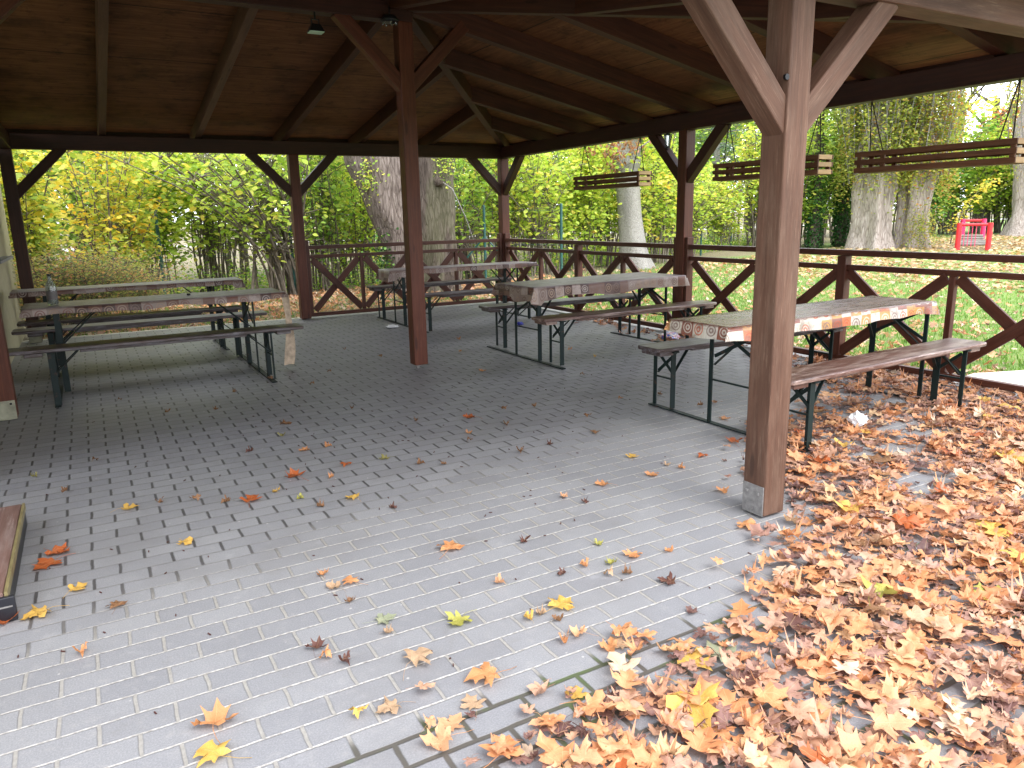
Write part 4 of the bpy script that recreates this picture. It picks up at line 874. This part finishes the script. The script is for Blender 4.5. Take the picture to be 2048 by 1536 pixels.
# bright yellow spray before the right hedge
ys = tree('yellow_sapling', 23.3, 6.0, 'slanting sapling with bright yellow leaves left of the red playground bridge', 'sapling')
b = MB(); pts = [(0, 0, 0)] + [sh(s, z) for s, z in ((.05, .6), (.4, 1.4), (.9, 2.1), (1.5, 2.5))]; b.tube(pts, [.03, .025, .02, .015, .006], 5, False); b.build('stem', M['twig'], ys, smooth=True)
P = np.concatenate([np.array(pts[k]) + (np.array(pts[k + 1]) - np.array(pts[k])) * r.uniform(0, 1, (90, 1)) + r.normal(0, .13, (90, 3)) for k in range(1, 4)]); link(bpy.data.objects.new('foliage', leaf_mesh('foliage', P, np.full(len(P), .11), M['fY'], .3, .3, hue=r.uniform(.4, .8, len(P)), seed=72)), ys)
# bare-limbed trees against the sky
def skytree(x, y, H, seed, mat, label, nl=1500, ls=.2, fan=.5, twigr=.035):
    root = tree('tall_tree', x, y, label, 'tree', 'tall trees in the distance'); rnd = random.Random(seed); b = MB(); P = []
    trunk_mesh([(0, 0, 0, .34), (rnd.gauss(0, .2), 0, H * .3, .26), (rnd.gauss(0, .3), 0, H * .55, .18)], .03, 4, seed, 12, .04, .2).build('trunk', M['barkdark'], root, smooth=True)
    def grow(p, d, L_, r_, dep):
        q = p + d * L_ * .5 + Vector((rnd.gauss(0, .1), rnd.gauss(0, .1), 0)) * L_; e = p + d * L_; b.tube([p, q, e], [r_, r_ * .8, r_ * .55], 5, False)
        if dep == 0:
            for _ in range(int(nl / 60)): P.append(e + Vector((rnd.gauss(0, .5), rnd.gauss(0, .5), rnd.gauss(0, .4))))
            return
        for _ in range(3): grow(e, (d + Vector((rnd.gauss(0, fan), rnd.gauss(0, fan), rnd.uniform(-.1, .35)))).normalized(), L_ * rnd.uniform(.55, .8), r_ * .55, dep - 1)
    for k in range(5): grow(Vector((0, 0, H * (.28 + .06 * k))), Vector((math.cos(k * 2.5 + seed) * .8, math.sin(k * 2.5 + seed) * .8, .7)).normalized(), H * .16, .11, 3 if nl else 3)
    b.build('limb', M['barkdark'], root, smooth=True)
    link(bpy.data.objects.new('crown', leaf_mesh('crown', np.array(P), np.full(len(P), ls), mat, .3, .3, seed=seed)), root)
skytree(46.4, 17.5, 15, 4, M['fO'], 'dark-limbed tree with a few golden leaves against the white sky', 260, .22)
skytree(38.5, 15.0, 13, 9, M['fR'], 'tall sparse tree right of the giant trunks against the sky', 500, .16)
skytree(46.8, 27.0, 14, 14, M['fR'], 'tall sparse tree left of the dark-limbed one', 500, .2)
skytree(34.0, 26.3, 13, 5, M['fG'], 'leafy green tree far behind the conifer', 5000, .24)
skytree(27.0, 26.1, 12, 6, M['fL'], 'leafy yellow-green tree far behind the middle right post', 5000, .24)
skytree(52.0, 15.0, 14, 8, M['fR'], 'tall sparse tree at the right edge beyond the bristly trunk', 900, .2)
skytree(12.8, 29.6, 12, 11, M['fL'], 'leafy tree far behind the back corner post', 5000, .24)
skytree(-3.3, 28.7, 11, 12, M['fR'], 'sparse tree far behind the open left bay', 1500, .2)
oc = MB(); 
ob = tree('orange_bush', 47.5, 16.2, 'distant rounded orange-leaved tree under the dark-limbed one'); 
P = r.normal(0, 1, (2600, 3)); P = P / np.linalg.norm(P, axis=1, keepdims=True) * r.uniform(.5, 1, (2600, 1)) * (2.6, 2.6, 1.9) + (0, 0, 6.2); link(bpy.data.objects.new('crown', leaf_mesh('crown', P, np.full(2600, .26), foliage('orange_crown_leaves', [(0, (.40, .15, .06)), (1, (.72, .34, .16))]), .3, .2, seed=80)), ob)
b = MB(); b.tube([(0, 0, 0), (.1, 0, 5.5)], [.25, .15], 8, False); b.build('trunk', M['barkdark'], ob, smooth=True)

# ---- garden fence: green posts and wires
def fence(pts, label, struts=()):
    root = empty('wire_fence', (pts[0][0], pts[0][1], -.05)); tag(root, label, 'fence', 'green wire fences along the hedge'); o0 = Vector((pts[0][0], pts[0][1], 0))
    loc = [Vector((x, y, 0)) - o0 for x, y in pts]
    for p in loc:
        b = MB(); b.tube([p, p + Vector((0, 0, 1.72))], .032, 8); b.lathe([(.036, 1.72), (.03, 1.745), (0, 1.75)], c=tuple(p), seg=8); b.build('fence_post', M['fence'], root, smooth=False)
    for k in struts:
        for d in (-.45, .45): b = MB(); b.tube([loc[k] + Vector((0, 0, 1.05)), loc[k] + Vector((d * .9, d * -.4, .55))], .022, 6); b.build('strut', M['fence'], root)
    for z in (.12, .85, 1.6):
        b = MB()
        for p, q in zip(loc, loc[1:]): b.tube([p + Vector((0, 0, z)), q + Vector((0, 0, z))], .0035, 3, False)
        b.build('wire', M['fence'], root)
fence([(-7.6, 5.6), (-4.95, 4.85), (-2.55, 4.36)], 'green wire fence in the open bay behind the left tables')
fence([(1.79, 4.16), (3.16, 3.05)], 'green wire fence with a strutted post right of the mossy trunk', (0,))
fence([(12.4, 8.3), (16.6, 11.0), (20.9, 10.5)], 'green wire fence at the far end of the lawn behind the railing')

# ---- grass
N = 60000; q = r.beta(1.0, 2.2, N); x = .25 + q * 13; y = r.uniform(-10.5, 6.5, N); k_ = (y < 2.5 + .42 * x + r.normal(0, .5, N)) 
x, y = x[k_], y[k_]; x2 = r.uniform(-7, .3, 6000); y2 = r.uniform(.35, 3.4, 6000); x = np.concatenate([x, x2]); y = np.concatenate([y, y2]); N = len(x)
P = np.stack([x, y, np.full(N, -.05)], 1); ff = np.stack([r.normal(0, .25, N), r.normal(0, .25, N), np.full(N, 1.6)], 1)
o = bpy.data.objects.new('grass', leaf_mesh('grass', P, np.full(N, .055), M['grass'], 0, -.5, fdir=ff, width=.32, seed=90)); link(o); tag(o, 'short green grass of the lawn beyond the railing', 'grass', kind='stuff')

# ================================================================== fallen leaves
HALF = [(0, .06), (.13, .0), (.34, -.05), (.31, .07), (.27, .15), (.47, .18), (.66, .33), (.53, .37), (.47, .50), (.33, .44), (.25, .50), (.30, .66), (.39, .77), (.24, .79), (.13, .90), (0, 1.08)]
OUT = HALF + [(-x, y) for x, y in HALF[-2:0:-1]]; CEN = (0, .42)
def maple(curl, wave, fold, seed, ragged=0.0):
    """one leaf: 3 rings; unit length 1; returns verts, faces, uv"""
    rnd = random.Random(seed); n = len(OUT); rag = [1 + rnd.uniform(-ragged, ragged * .5) for _ in range(n)]; V = [(CEN[0], CEN[1])]; 
    for f in (.4, .72, 1.0):
        for k, (x, y) in enumerate(OUT): g = f * (rag[k] if f == 1 else 1 - .1 * (f > .5)); V.append((CEN[0] + (x - CEN[0]) * g, CEN[1] + (y - CEN[1]) * g))
    ca, sa = math.cos(seed * 1.3), math.sin(seed * 1.3); Z = []
    for x, y in V:
        dx, dy = x, y - .42; u = dx * ca + dy * sa; v = -dx * sa + dy * ca; rr = math.hypot(dx, dy)
        Z.append(curl * u * u * 1.4 + curl * .4 * rr * rr + wave * rr * noise.noise(Vector((x * 3.2 + seed, y * 3.2, 0))) * 1.6 + fold * abs(dx) * .8)
    zm = min(Z); F = [(0, 1 + k, 1 + (k + 1) % n) for k in range(n)]
    for ring in (0, 1): F += [(1 + ring * n + k, 1 + (ring + 1) * n + k, 1 + (ring + 1) * n + (k + 1) % n, 1 + ring * n + (k + 1) % n) for k in range(n)]
    W = [(x, y - .42, z - zm) for (x, y), z in zip(V, Z)]; sq = 1 - min(.35, abs(curl) * .3)
    W = [(p[0] * (1 - (1 - sq) * ca * ca), p[1] * (1 - (1 - sq) * sa * sa), p[2]) for p in W]
    return W, F, V
def add_petiole(W, F, UV, seed, L_=.75):
    rnd = random.Random(seed + 100); base = len(W); p0 = Vector(W[1 + 2 * len(OUT)]); a = rnd.uniform(-.5, .5); pts = [p0 + Vector((math.sin(a * t) * t * L_ * 1.2, -t * L_, (.12 * math.sin(t * 3) + .0) * (1 - t) - p0.z * t + .012)) for t in (0, .33, .66, 1)]
    for p in pts:
        for k in range(3): W.append((p.x + .010 * math.cos(k * 2.09), p.y, p.z + .010 * math.sin(k * 2.09))); UV.append((.9, .9))
    for i in range(3):
        for k in range(3): F.append((base + i * 3 + k, base + i * 3 + (k + 1) % 3, base + (i + 1) * 3 + (k + 1) % 3, base + (i + 1) * 3 + k))
def to_mesh(name, W, F, UV, mat, rn=None):
    m = bpy.data.meshes.new(name); m.from_pydata(W, [], F); m.polygons.foreach_set('use_smooth', [True] * len(F)); ul = m.uv_layers.new(name='UVMap')
    li = np.zeros(len(m.loops), dtype=np.int32); m.loops.foreach_get('vertex_index', li); ul.data.foreach_set('uv', np.array(UV, dtype=np.float32)[li].ravel())
    a = m.attributes.new('rnd', 'FLOAT', 'POINT'); a.data.foreach_set('value', np.full(len(W), .5, dtype=np.float32) if rn is None else np.asarray(rn, dtype=np.float32)); m.materials.append(mat); return m
LV = []
for k in range(10):
    curl = [.05, .18, .35, -.28, .1, .55, .25, -.15, .45, .02][k]; W, F, UV = maple(curl, [.2, .3, .35, .25, .35, .4, .2, .35, .45, .15][k], [.1, 0, .2, .1, .5, .3, 0, .2, .1, .15][k], k + 1, .10)
    UV = list(UV); add_petiole(W, F, UV, k); LV.append(to_mesh('maple_leaf', W, F, UV, M['ln']))
SM = []   # small withered leaves: tightly curled
for k in range(5):
    W, F, UV = maple([.9, .7, -.8, 1.1, .6][k], .9, [.5, .9, .2, .6, 1.0][k], k + 21, .16); UV = list(UV); add_petiole(W, F, UV, k + 30, .5); SM.append(to_mesh('withered_leaf', W, F, UV, M['lb']))
CN = {'o': 'olive', 'b': 'brown', 'y': 'yellow-orange', 'r': 'red-orange', 'n': 'orange', 'd': 'dark brown', 'g': 'yellow-green', 'v': 'grey-green', 't': 'tan', 'p': 'peach'}
SZ = {'s': (.046, 'small curled'), 'm': (.072, 'medium'), 'l': (.102, 'large')}
LAND = [(-6.6, -7.3, 'right beside the low wooden platform'), (-6.3, -8.9, 'on the open paving at the lower left'), (-5.4, -9.3, 'on the open paving at the bottom middle'), (-4.8, -8.7, 'on the open paving in the middle foreground'), (-3.5, -8.8, 'at the foot of the near post'), (-4.3, -8.1, 'on the paving left of the near post'), (-5.2, -6.9, 'in the middle of the shaded paving'), (-4.0, -6.6, 'on the paving between centre and near posts'), (-3.5, -4.4, 'near the foot of the centre post'), (-2.4, -7.4, 'under the near right table'), (-2.4, -4.9, 'by the legs of the middle right table'), (-2.5, -2.6, 'by the legs of the back corner table'), (-5.6, -4.6, 'in front of the left benches'), (-4.5, -9.4, 'at the mossy joints before the drift'), (-2.7, -8.0, 'just right behind the near post'), (-5.6, -8.4, 'on the sandy joints at centre left')]
seen = {}
def put_leaf(x, y, z, c, s, label, group, rz_=None, tilt=(0, 0), var=None, k=1.0):
    size = k * SZ[s][0] * random.uniform(.88, 1.12) * 1.0; m = random.choice(SM) if s == 's' else (LV[var] if var is not None else random.choice(LV))
    o = bpy.data.objects.new('maple_leaf', m); link(o); o.location = (x, y, z); o.rotation_euler = (tilt[0], tilt[1], random.uniform(0, 6.28) if rz_ is None else rz_); o.scale = (size, size, size * (.75 if s == 's' else .9))
    o.material_slots[0].link = 'OBJECT'; o.material_slots[0].material = M['l' + c]; return tag(o, label, 'leaf', group)
LEAVES = [(-6.66,-6.15,"o","s"),(-6.5,-6.54,"b","s"),(-6.2,-7.02,"y","m"),(-6.34,-6.02,"b","s"),(-5.99,-7.65,"y","m"),(-5.62,-7.25,"r","l"),(-5.48,-7.2,"y","s"),(-5.2,-6.11,"o","s"),(-5.11,-5.82,"b","m"),(-5.33,-7.01,"r","l"),(-5.15,-6.53,"n","m"),(-5.0,-6.54,"n","s"),(-5.01,-6.97,"r","m"),(-5.15,-7.52,"y","m"),(-4.77,-6.98,"o","m"),(-5.15,-7.14,"n","s"),(-4.55,-5.65,"b","s"),(-4.26,-6.27,"b","s"),(-3.89,-6.41,"r","l"),(-4.08,-6.78,"n","s"),(-4.16,-6.95,"b","s"),(-3.03,-4.96,"n","m"),(-4.62,-7.2,"b","s"),(-5.01,-7.77,"d","s"),(-4.96,-8.36,"n","l"),(-4.64,-8.48,"d","s"),(-4.37,-8.69,"g","s"),(-5.45,-8.44,"n","m"),(-5.52,-8.44,"t","m"),(-5.53,-8.31,"n","s"),(-5.5,-8.59,"b","s"),(-6.43,-7.89,"y","m"),(-6.51,-7.45,"r","l"),(-6.55,-7.56,"r","l"),(-6.3,-8.13,"b","m"),(-6.57,-8.05,"y","l"),(-6.67,-8.04,"r","l"),(-6.42,-8.44,"n","s"),(-5.2,-8.95,"g","l"),(-5.43,-8.79,"v","m"),(-5.45,-8.88,"t","s"),(-5.7,-8.84,"d","m"),(-5.64,-8.98,"d","s"),(-5.69,-8.92,"n","s"),(-5.42,-9.1,"t","l"),(-5.28,-9.31,"n","l"),(-5.37,-9.4,"t","m"),(-5.6,-9.29,"t","m"),(-5.69,-9.27,"y","s"),(-6.07,-9.08,"n","l"),(-6.1,-9.23,"y","l"),(-5.53,-9.51,"p","l"),(-5.46,-9.45,"p","m"),(-5.52,-9.43,"p","s"),(-5.07,-9.53,"y","m"),(-5.23,-9.6,"p","m"),(-4.87,-9.25,"p","m"),(-4.94,-9.26,"n","s"),(-4.91,-9.06,"t","s"),(-4.97,-9.07,"y","s"),(-4.81,-9.05,"y","l"),(-4.88,-9.13,"b","s"),(-4.83,-9.38,"n","m"),(-4.78,-9.38,"t","m"),(-4.64,-9.59,"y","l"),(-4.53,-9.6,"v","l"),(-4.55,-8.83,"n","s"),(-4.67,-8.84,"d","s"),(-4.51,-8.95,"t","s"),(-4.44,-8.87,"g","s"),(-4.44,-8.98,"b","s"),(-4.31,-8.86,"n","m"),(-4.34,-9.12,"d","m"),(-4.15,-8.91,"n","s"),(-4.93,-8.77,"p","s"),(-3.9,-8.08,"n","m"),(-4.18,-8.12,"p","s"),(-4.13,-8.24,"d","s"),(-3.46,-7.79,"y","m"),(-3.1,-8.02,"r","m"),(-3.57,-8.11,"n","m"),(-3.39,-8.03,"t","s"),(-3.35,-8.11,"n","s"),(-3.42,-8.51,"n","m"),(-3.66,-8.91,"n","l"),(-3.4,-9.03,"n","l"),(-3.64,-9.13,"p","s"),(-3.68,-9.22,"n","m"),(-3.34,-7.24,"b","m"),(-3.76,-6.74,"b","s"),(-2.76,-3.91,"n","s"),(-2.41,-3.14,"n","s"),(-2.36,-5.68,"b","s"),(-2.1,-7.08,"n","m"),(-2.36,-7.47,"n","m"),(-2.24,-7.1,"b","s"),(-5.82,-4.91,"b","s"),(-6.13,-4.27,"b","s"),(-5.24,-4.49,"b","s"),(-5.48,-5.05,"b","s"),(-3.56,-6.35,"b","s"),(-3.33,-6.41,"b","s"),(-2.63,-6.6,"n","s"),(-1.7,-4.5,"n","s"),(-1.73,-5.01,"y","s"),(-3.16,-6.89,"b","s"),(-2.26,-6.65,"b","s"),(-3.75,-7.3,"d","s"),(-3.99,-7.33,"b","s"),(-4.5,-7.28,"b","s"),(-2.6,-7.93,"r","m"),(-2.72,-7.91,"r","l"),(-3.6,-3.66,"b","s"),(-4.58,-4.59,"b","s"),(-3.78,-2.97,"b","s"),(-4.86,-4.14,"b","s"),(-4.29,-4.13,"b","s"),(-5.46,-6.36,"d","s"),(-5.74,-7.21,"b","s"),(-5.88,-7.09,"b","s"),(-6.05,-7.01,"b","s"),(-5.39,-7.38,"g","s"),(-5.33,-7.55,"b","s")]
for x, y, c, s in LEAVES:
    ld = min(LAND, key=lambda q: (q[0] - x) ** 2 + (q[1] - y) ** 2)[2]
    put_leaf(x, y, .004, c, s, '%s %s leaf lying %s' % (SZ[s][1], CN[c], ld), 'single fallen leaves scattered on the paving')
def inpoly(x, y, poly):
    c = False; j = len(poly) - 1
    for i in range(len(poly)):
        if (poly[i][1] > y) != (poly[j][1] > y) and x < (poly[j][0] - poly[i][0]) * (y - poly[i][1]) / (poly[j][1] - poly[i][1]) + poly[i][0]: c = not c
        j = i
    return c
DRIFT = [(-2.6, -8.0), (-3.15, -8.72), (-3.1, -8.95), (-3.45, -9.22), (-3.91, -9.28), (-4.12, -9.44), (-4.34, -9.52), (-4.45, -9.60), (-4.72, -9.60), (-4.99, -9.60), (-5.14, -9.64), (-5.32, -9.68), (-5.42, -9.76), (-5.3, -11.2), (-1.0, -11.2), (2.4, -9.6), (1.6, -8.4), (.2, -6.9), (.05, -6.2), (-.4, -6.55), (-.8, -7.2), (-1.5, -7.55), (-2.0, -7.75)]
def dens(x, y):
    e = .10 * (1 + abs(x + 2) * .2); a1, a2 = random.gauss(0, e), random.gauss(0, e)
    if not inpoly(x + a1, y + a2, DRIFT): return 0
    d = .95 + .9 * noise.noise(Vector((x * 1.1, y * 1.1, 3.3))) + .5 * noise.noise(Vector((x * 3, y * 3, 7)))
    for bx, by, br_ in ((-2.1, -8.62, .34), (-1.65, -8.45, .26), (-2.45, -8.95, .2), (-1.0, -7.75, .28), (-2.85, -8.72, .2)):
        q = math.hypot(x - bx, (y - by)) / br_
        if q < 1: d *= .12 + .5 * q * q
    if y > -8.3: d *= .6
    if x > -.02 and y < -7.6 and y > -9.5: d *= .0 if x < 1.5 else 1
    return max(.0 if (x > -.02 and -9.5 < y < -7.6) else .03, min(1, d))
VW = []
for k in range(9):
    W, F, UV = maple([.05, .14, .28, -.2, .4, .1, -.1, .9, .2][k], [.2, .3, .35, .25, .45, .2, .3, .6, .4][k], [.03, .1, 0, .06, .12, .5, 0, .3, .08][k], k + 41, [.1, .25, .12, .35, .2, .1, .3, .4, .15][k]); UV = list(UV)
    if k % 2 == 0: add_petiole(W, F, UV, k + 60)
    VW.append((np.array(W), F, UV))
NO = len(OUT); VWL = [(np.concatenate([W[:1], W[1 + 2 * NO:1 + 3 * NO]]), [(0, 1 + k, 1 + (k + 1) % NO) for k in range(NO)], list(UV[:1]) + list(UV[1 + 2 * NO:1 + 3 * NO])) for W, F, UV in VW]
def litter(name, items, mat, label, VW=VW):
    VV = []; FF = []; UU = []; RR = []; b0 = 0
    for x, y, z, s, v, hue, rz_, ta, tb_ in items:
        W, F, UV = VW[v]; c, s_ = math.cos(rz_), math.sin(rz_); A = W * s; A = np.stack([A[:, 0], A[:, 1] * math.cos(ta) - A[:, 2] * math.sin(ta), A[:, 1] * math.sin(ta) + A[:, 2] * math.cos(ta)], 1)
        A = np.stack([A[:, 0] * math.cos(tb_) + A[:, 2] * math.sin(tb_), A[:, 1], -A[:, 0] * math.sin(tb_) + A[:, 2] * math.cos(tb_)], 1)
        A = np.stack([A[:, 0] * c - A[:, 1] * s_, A[:, 0] * s_ + A[:, 1] * c, A[:, 2]], 1); A[:, 2] -= A[:, 2].min(); A += (x, y, z)
        VV.append(A); FF += [tuple(b0 + i for i in f) for f in F]; UU += UV; RR += [hue] * len(A); b0 += len(A)
    m = to_mesh(name, np.concatenate(VV).tolist(), FF, UU, mat, RR); o = bpy.data.objects.new(name, m); link(o); return tag(o, label, 'leaves', kind='stuff')
rnd = random.Random(99); items = []
while len(items) < 11500:
    x, y = rnd.uniform(-5.5, 2.4), rnd.uniform(-11.0, -6.2); d = dens(x, y)
    if rnd.random() > d or d <= .0: continue
    q = rnd.random()
    s = rnd.uniform(.03, .062) if q < .6 else rnd.uniform(.055, .112); hue = rnd.uniform(0, .5) if (s < .062 and rnd.random() < .75) else min(1, max(0, rnd.gauss(.60, .2)))
    gz = .001 if x < .1 or y < -9 else -.05
    items.append((x, y, gz + rnd.random() ** 1.3 * .034 * d, s, rnd.randrange(9), hue, rnd.uniform(0, 6.28), rnd.gauss(0, .13), rnd.gauss(0, .13)))
litter('leaf_litter', items, M['mix'], 'deep drift of orange and brown maple leaves covering the paving at the right')
# the largest leaves on top of the drift, one object each
ZN = [(-4.9, -9.9, 'at the bottom centre tip of the drift'), (-3.6, -9.7, 'on the drift below the near post'), (-3.0, -9.1, 'on the drift right beside the near post'), (-2.6, -8.35, 'on the drift behind the near post'), (-1.9, -9.4, 'on the drift in the right foreground'), (-1.4, -8.1, 'on the drift under the worn right bench'), (-.5, -8.2, 'on the drift by the bottom rail'), (-1.0, -9.0, 'on the drift at the right edge')]
GL = 0
while GL < 177:
    y = rnd.uniform(-10.2, -7.6); x = rnd.uniform(-5.3, -.2)
    if rnd.random() > dens(x, y) * (1.0 if y < -8.8 else .35): continue
    c = rnd.choices('nrpytbdg', (34, 14, 20, 12, 8, 6, 4, 1))[0]; s = 'l' if rnd.random() < .62 else 'm'
    zn = min(ZN, key=lambda q: (q[0] - x) ** 2 + (q[1] - y) ** 2)[2]
    put_leaf(x, y, .028 + rnd.random() * .02, c, s, '%s %s maple leaf on top, %s' % (SZ[s][1], CN[c], zn), 'loose leaves on top of the drift', k=rnd.uniform(1.0, 1.35), tilt=(rnd.gauss(0, .13), rnd.gauss(0, .13))); GL += 1
# leaves strewn on the lawn: countless and small
items = []; 
while len(items) < 10500:
    if rnd.random() < .30: x, y = rnd.uniform(-6.9, 1.5), rnd.uniform(.35, 4.6)
    else: x = .2 + 14 * rnd.random() ** 1.5; y = rnd.uniform(-10.5, 5.5)
    if x > .2 and noise.noise(Vector((x * .5, y * .5, 1))) < rnd.uniform(-.9, .25): continue
    if .1 < x < 1.3 and -9.4 < y < -7.7: continue
    items.append((x, y, -.048 + rnd.random() * .03, rnd.uniform(.045, .095), rnd.randrange(9), min(1, max(0, rnd.gauss(.72, .28))), rnd.uniform(0, 6.28), rnd.gauss(0, .4), rnd.gauss(0, .4)))
for _ in range(420):
    x = -.02 - abs(rnd.gauss(0, .28)); y = rnd.uniform(-8.2, -2.4)
    if noise.noise(Vector((x * 2, y * 2, 5))) > -.1: items.append((x, y, .002 + rnd.random() * .01, rnd.uniform(.03, .09), rnd.randrange(9), rnd.uniform(0, .8), rnd.uniform(0, 6.28), rnd.gauss(0, .2), rnd.gauss(0, .2)))
litter('lawn_leaves', items, M['mix'], 'tan and yellow leaves strewn over the lawn and behind the back railing', VWL)
N = 17000; x = r.uniform(8, 34, N); y = r.uniform(-14, 11, N); k_ = y < 6 + .3 * (x - 12); x, y = x[k_], y[k_]; N = len(x)
o = bpy.data.objects.new('far_leaves', leaf_mesh('far_leaves', np.stack([x, y, np.full(N, -.035)], 1), np.full(N, .135), foliage('far_fallen_leaves', [(0, (.30, .18, .10)), (.5, (.52, .34, .18)), (1, (.70, .56, .30))], .2), .8, -.1, width=1.3, seed=95)); link(o); tag(o, 'thin scatter of tan leaves over the far lawn', 'leaves', kind='stuff')
# crumbs and twigs on the paving
b = MB()
for k in range(260):
    x, y = rnd.uniform(-5.3, .0), rnd.uniform(-10.6, -7.4)
    if dens(x, y) < .3: continue
    a = rnd.uniform(0, 6.28); l = rnd.uniform(.05, .13); q = rnd.gauss(0, .35); p1 = (x + math.cos(a) * l * .5, y + math.sin(a) * l * .5, .045); b.tube([(x, y, .028), p1, (p1[0] + math.cos(a + q) * l * .5, p1[1] + math.sin(a + q) * l * .5, .04)], .0013, 3, False)
for k in range(420):
    x, y = rnd.uniform(-7, -.2), rnd.uniform(-10.3, -.2); a = rnd.uniform(0, 3.14); l = rnd.uniform(.006, .018); b.bar((x, y, .003), (x + math.cos(a) * l, y + math.sin(a) * l, .005), .004, .003)
tag(b.build('leaf_crumbs', M['ld']), 'tiny dark leaf crumbs scattered on the paving', 'crumbs', kind='stuff')

# ================================================================== light, sky, camera
world = bpy.data.worlds.new('World'); scene.world = world; world.use_nodes = True; wt = world.node_tree; bg = wt.nodes['Background']
SUN_EL, SUN_AZ = R(50), R(168)      # azimuth measured from +Y towards +X
sky = wt.nodes.new('ShaderNodeTexSky'); sky.sky_type = 'NISHITA'; sky.sun_disc = False; sky.sun_elevation = SUN_EL; sky.sun_rotation = SUN_AZ; sky.air_density = 1.0; sky.dust_density = 3.5; sky.ozone_density = 1.0
mx = wt.nodes.new('ShaderNodeMix'); mx.data_type = 'RGBA'; mx.inputs[0].default_value = .7; mx.inputs[7].default_value = (SKYW[0], SKYW[1], SKYW[2], 1) if 'SKYW' in globals() else (34, 35, 37.5, 1)
wt.links.new(sky.outputs[0], mx.inputs[6]); wt.links.new(mx.outputs[2], bg.inputs[0]); bg.inputs[1].default_value = .15
sd = bpy.data.lights.new('sun', 'SUN'); sd.energy = 3.2; sd.angle = R(30); sd.color = (1, .97, .93); so = bpy.data.objects.new('sun', sd); link(so)
dv = Vector((math.sin(SUN_AZ) * math.cos(SUN_EL), math.cos(SUN_AZ) * math.cos(SUN_EL), math.sin(SUN_EL))); so.rotation_euler = dv.to_track_quat('Z', 'Y').to_euler(); so.location = (-3, -14, 12)
cam = bpy.data.cameras.new('camera'); co = bpy.data.objects.new('camera', cam); link(co); scene.camera = co
cam.sensor_width = 36; cam.lens = 1484.3 / 2048 * 36; cam.clip_end = 2000; cam.clip_start = .05
ya, pi_, ro = R(29.377), R(-12.844), R(-1.2213)
F_ = Vector((math.sin(ya) * math.cos(pi_), math.cos(ya) * math.cos(pi_), math.sin(pi_))); Rt = Vector((math.cos(ya), -math.sin(ya), 0)); U_ = Rt.cross(F_)
R2 = Rt * math.cos(ro) + U_ * math.sin(ro); U2 = -Rt * math.sin(ro) + U_ * math.cos(ro)
mc = Matrix((R2, U2, -F_)).transposed().to_4x4(); mc.translation = (-6.2323, -11.2249, 1.4722); co.matrix_world = mc
scene.render.engine = 'CYCLES'; scene.cycles.max_bounces = 8; scene.cycles.diffuse_bounces = 4; scene.cycles.transmission_bounces = 6; scene.cycles.transparent_max_bounces = 8
scene.cycles.use_denoising = True
scene.view_settings.view_transform = 'Standard'; scene.view_settings.look = 'None'; scene.view_settings.exposure = 0
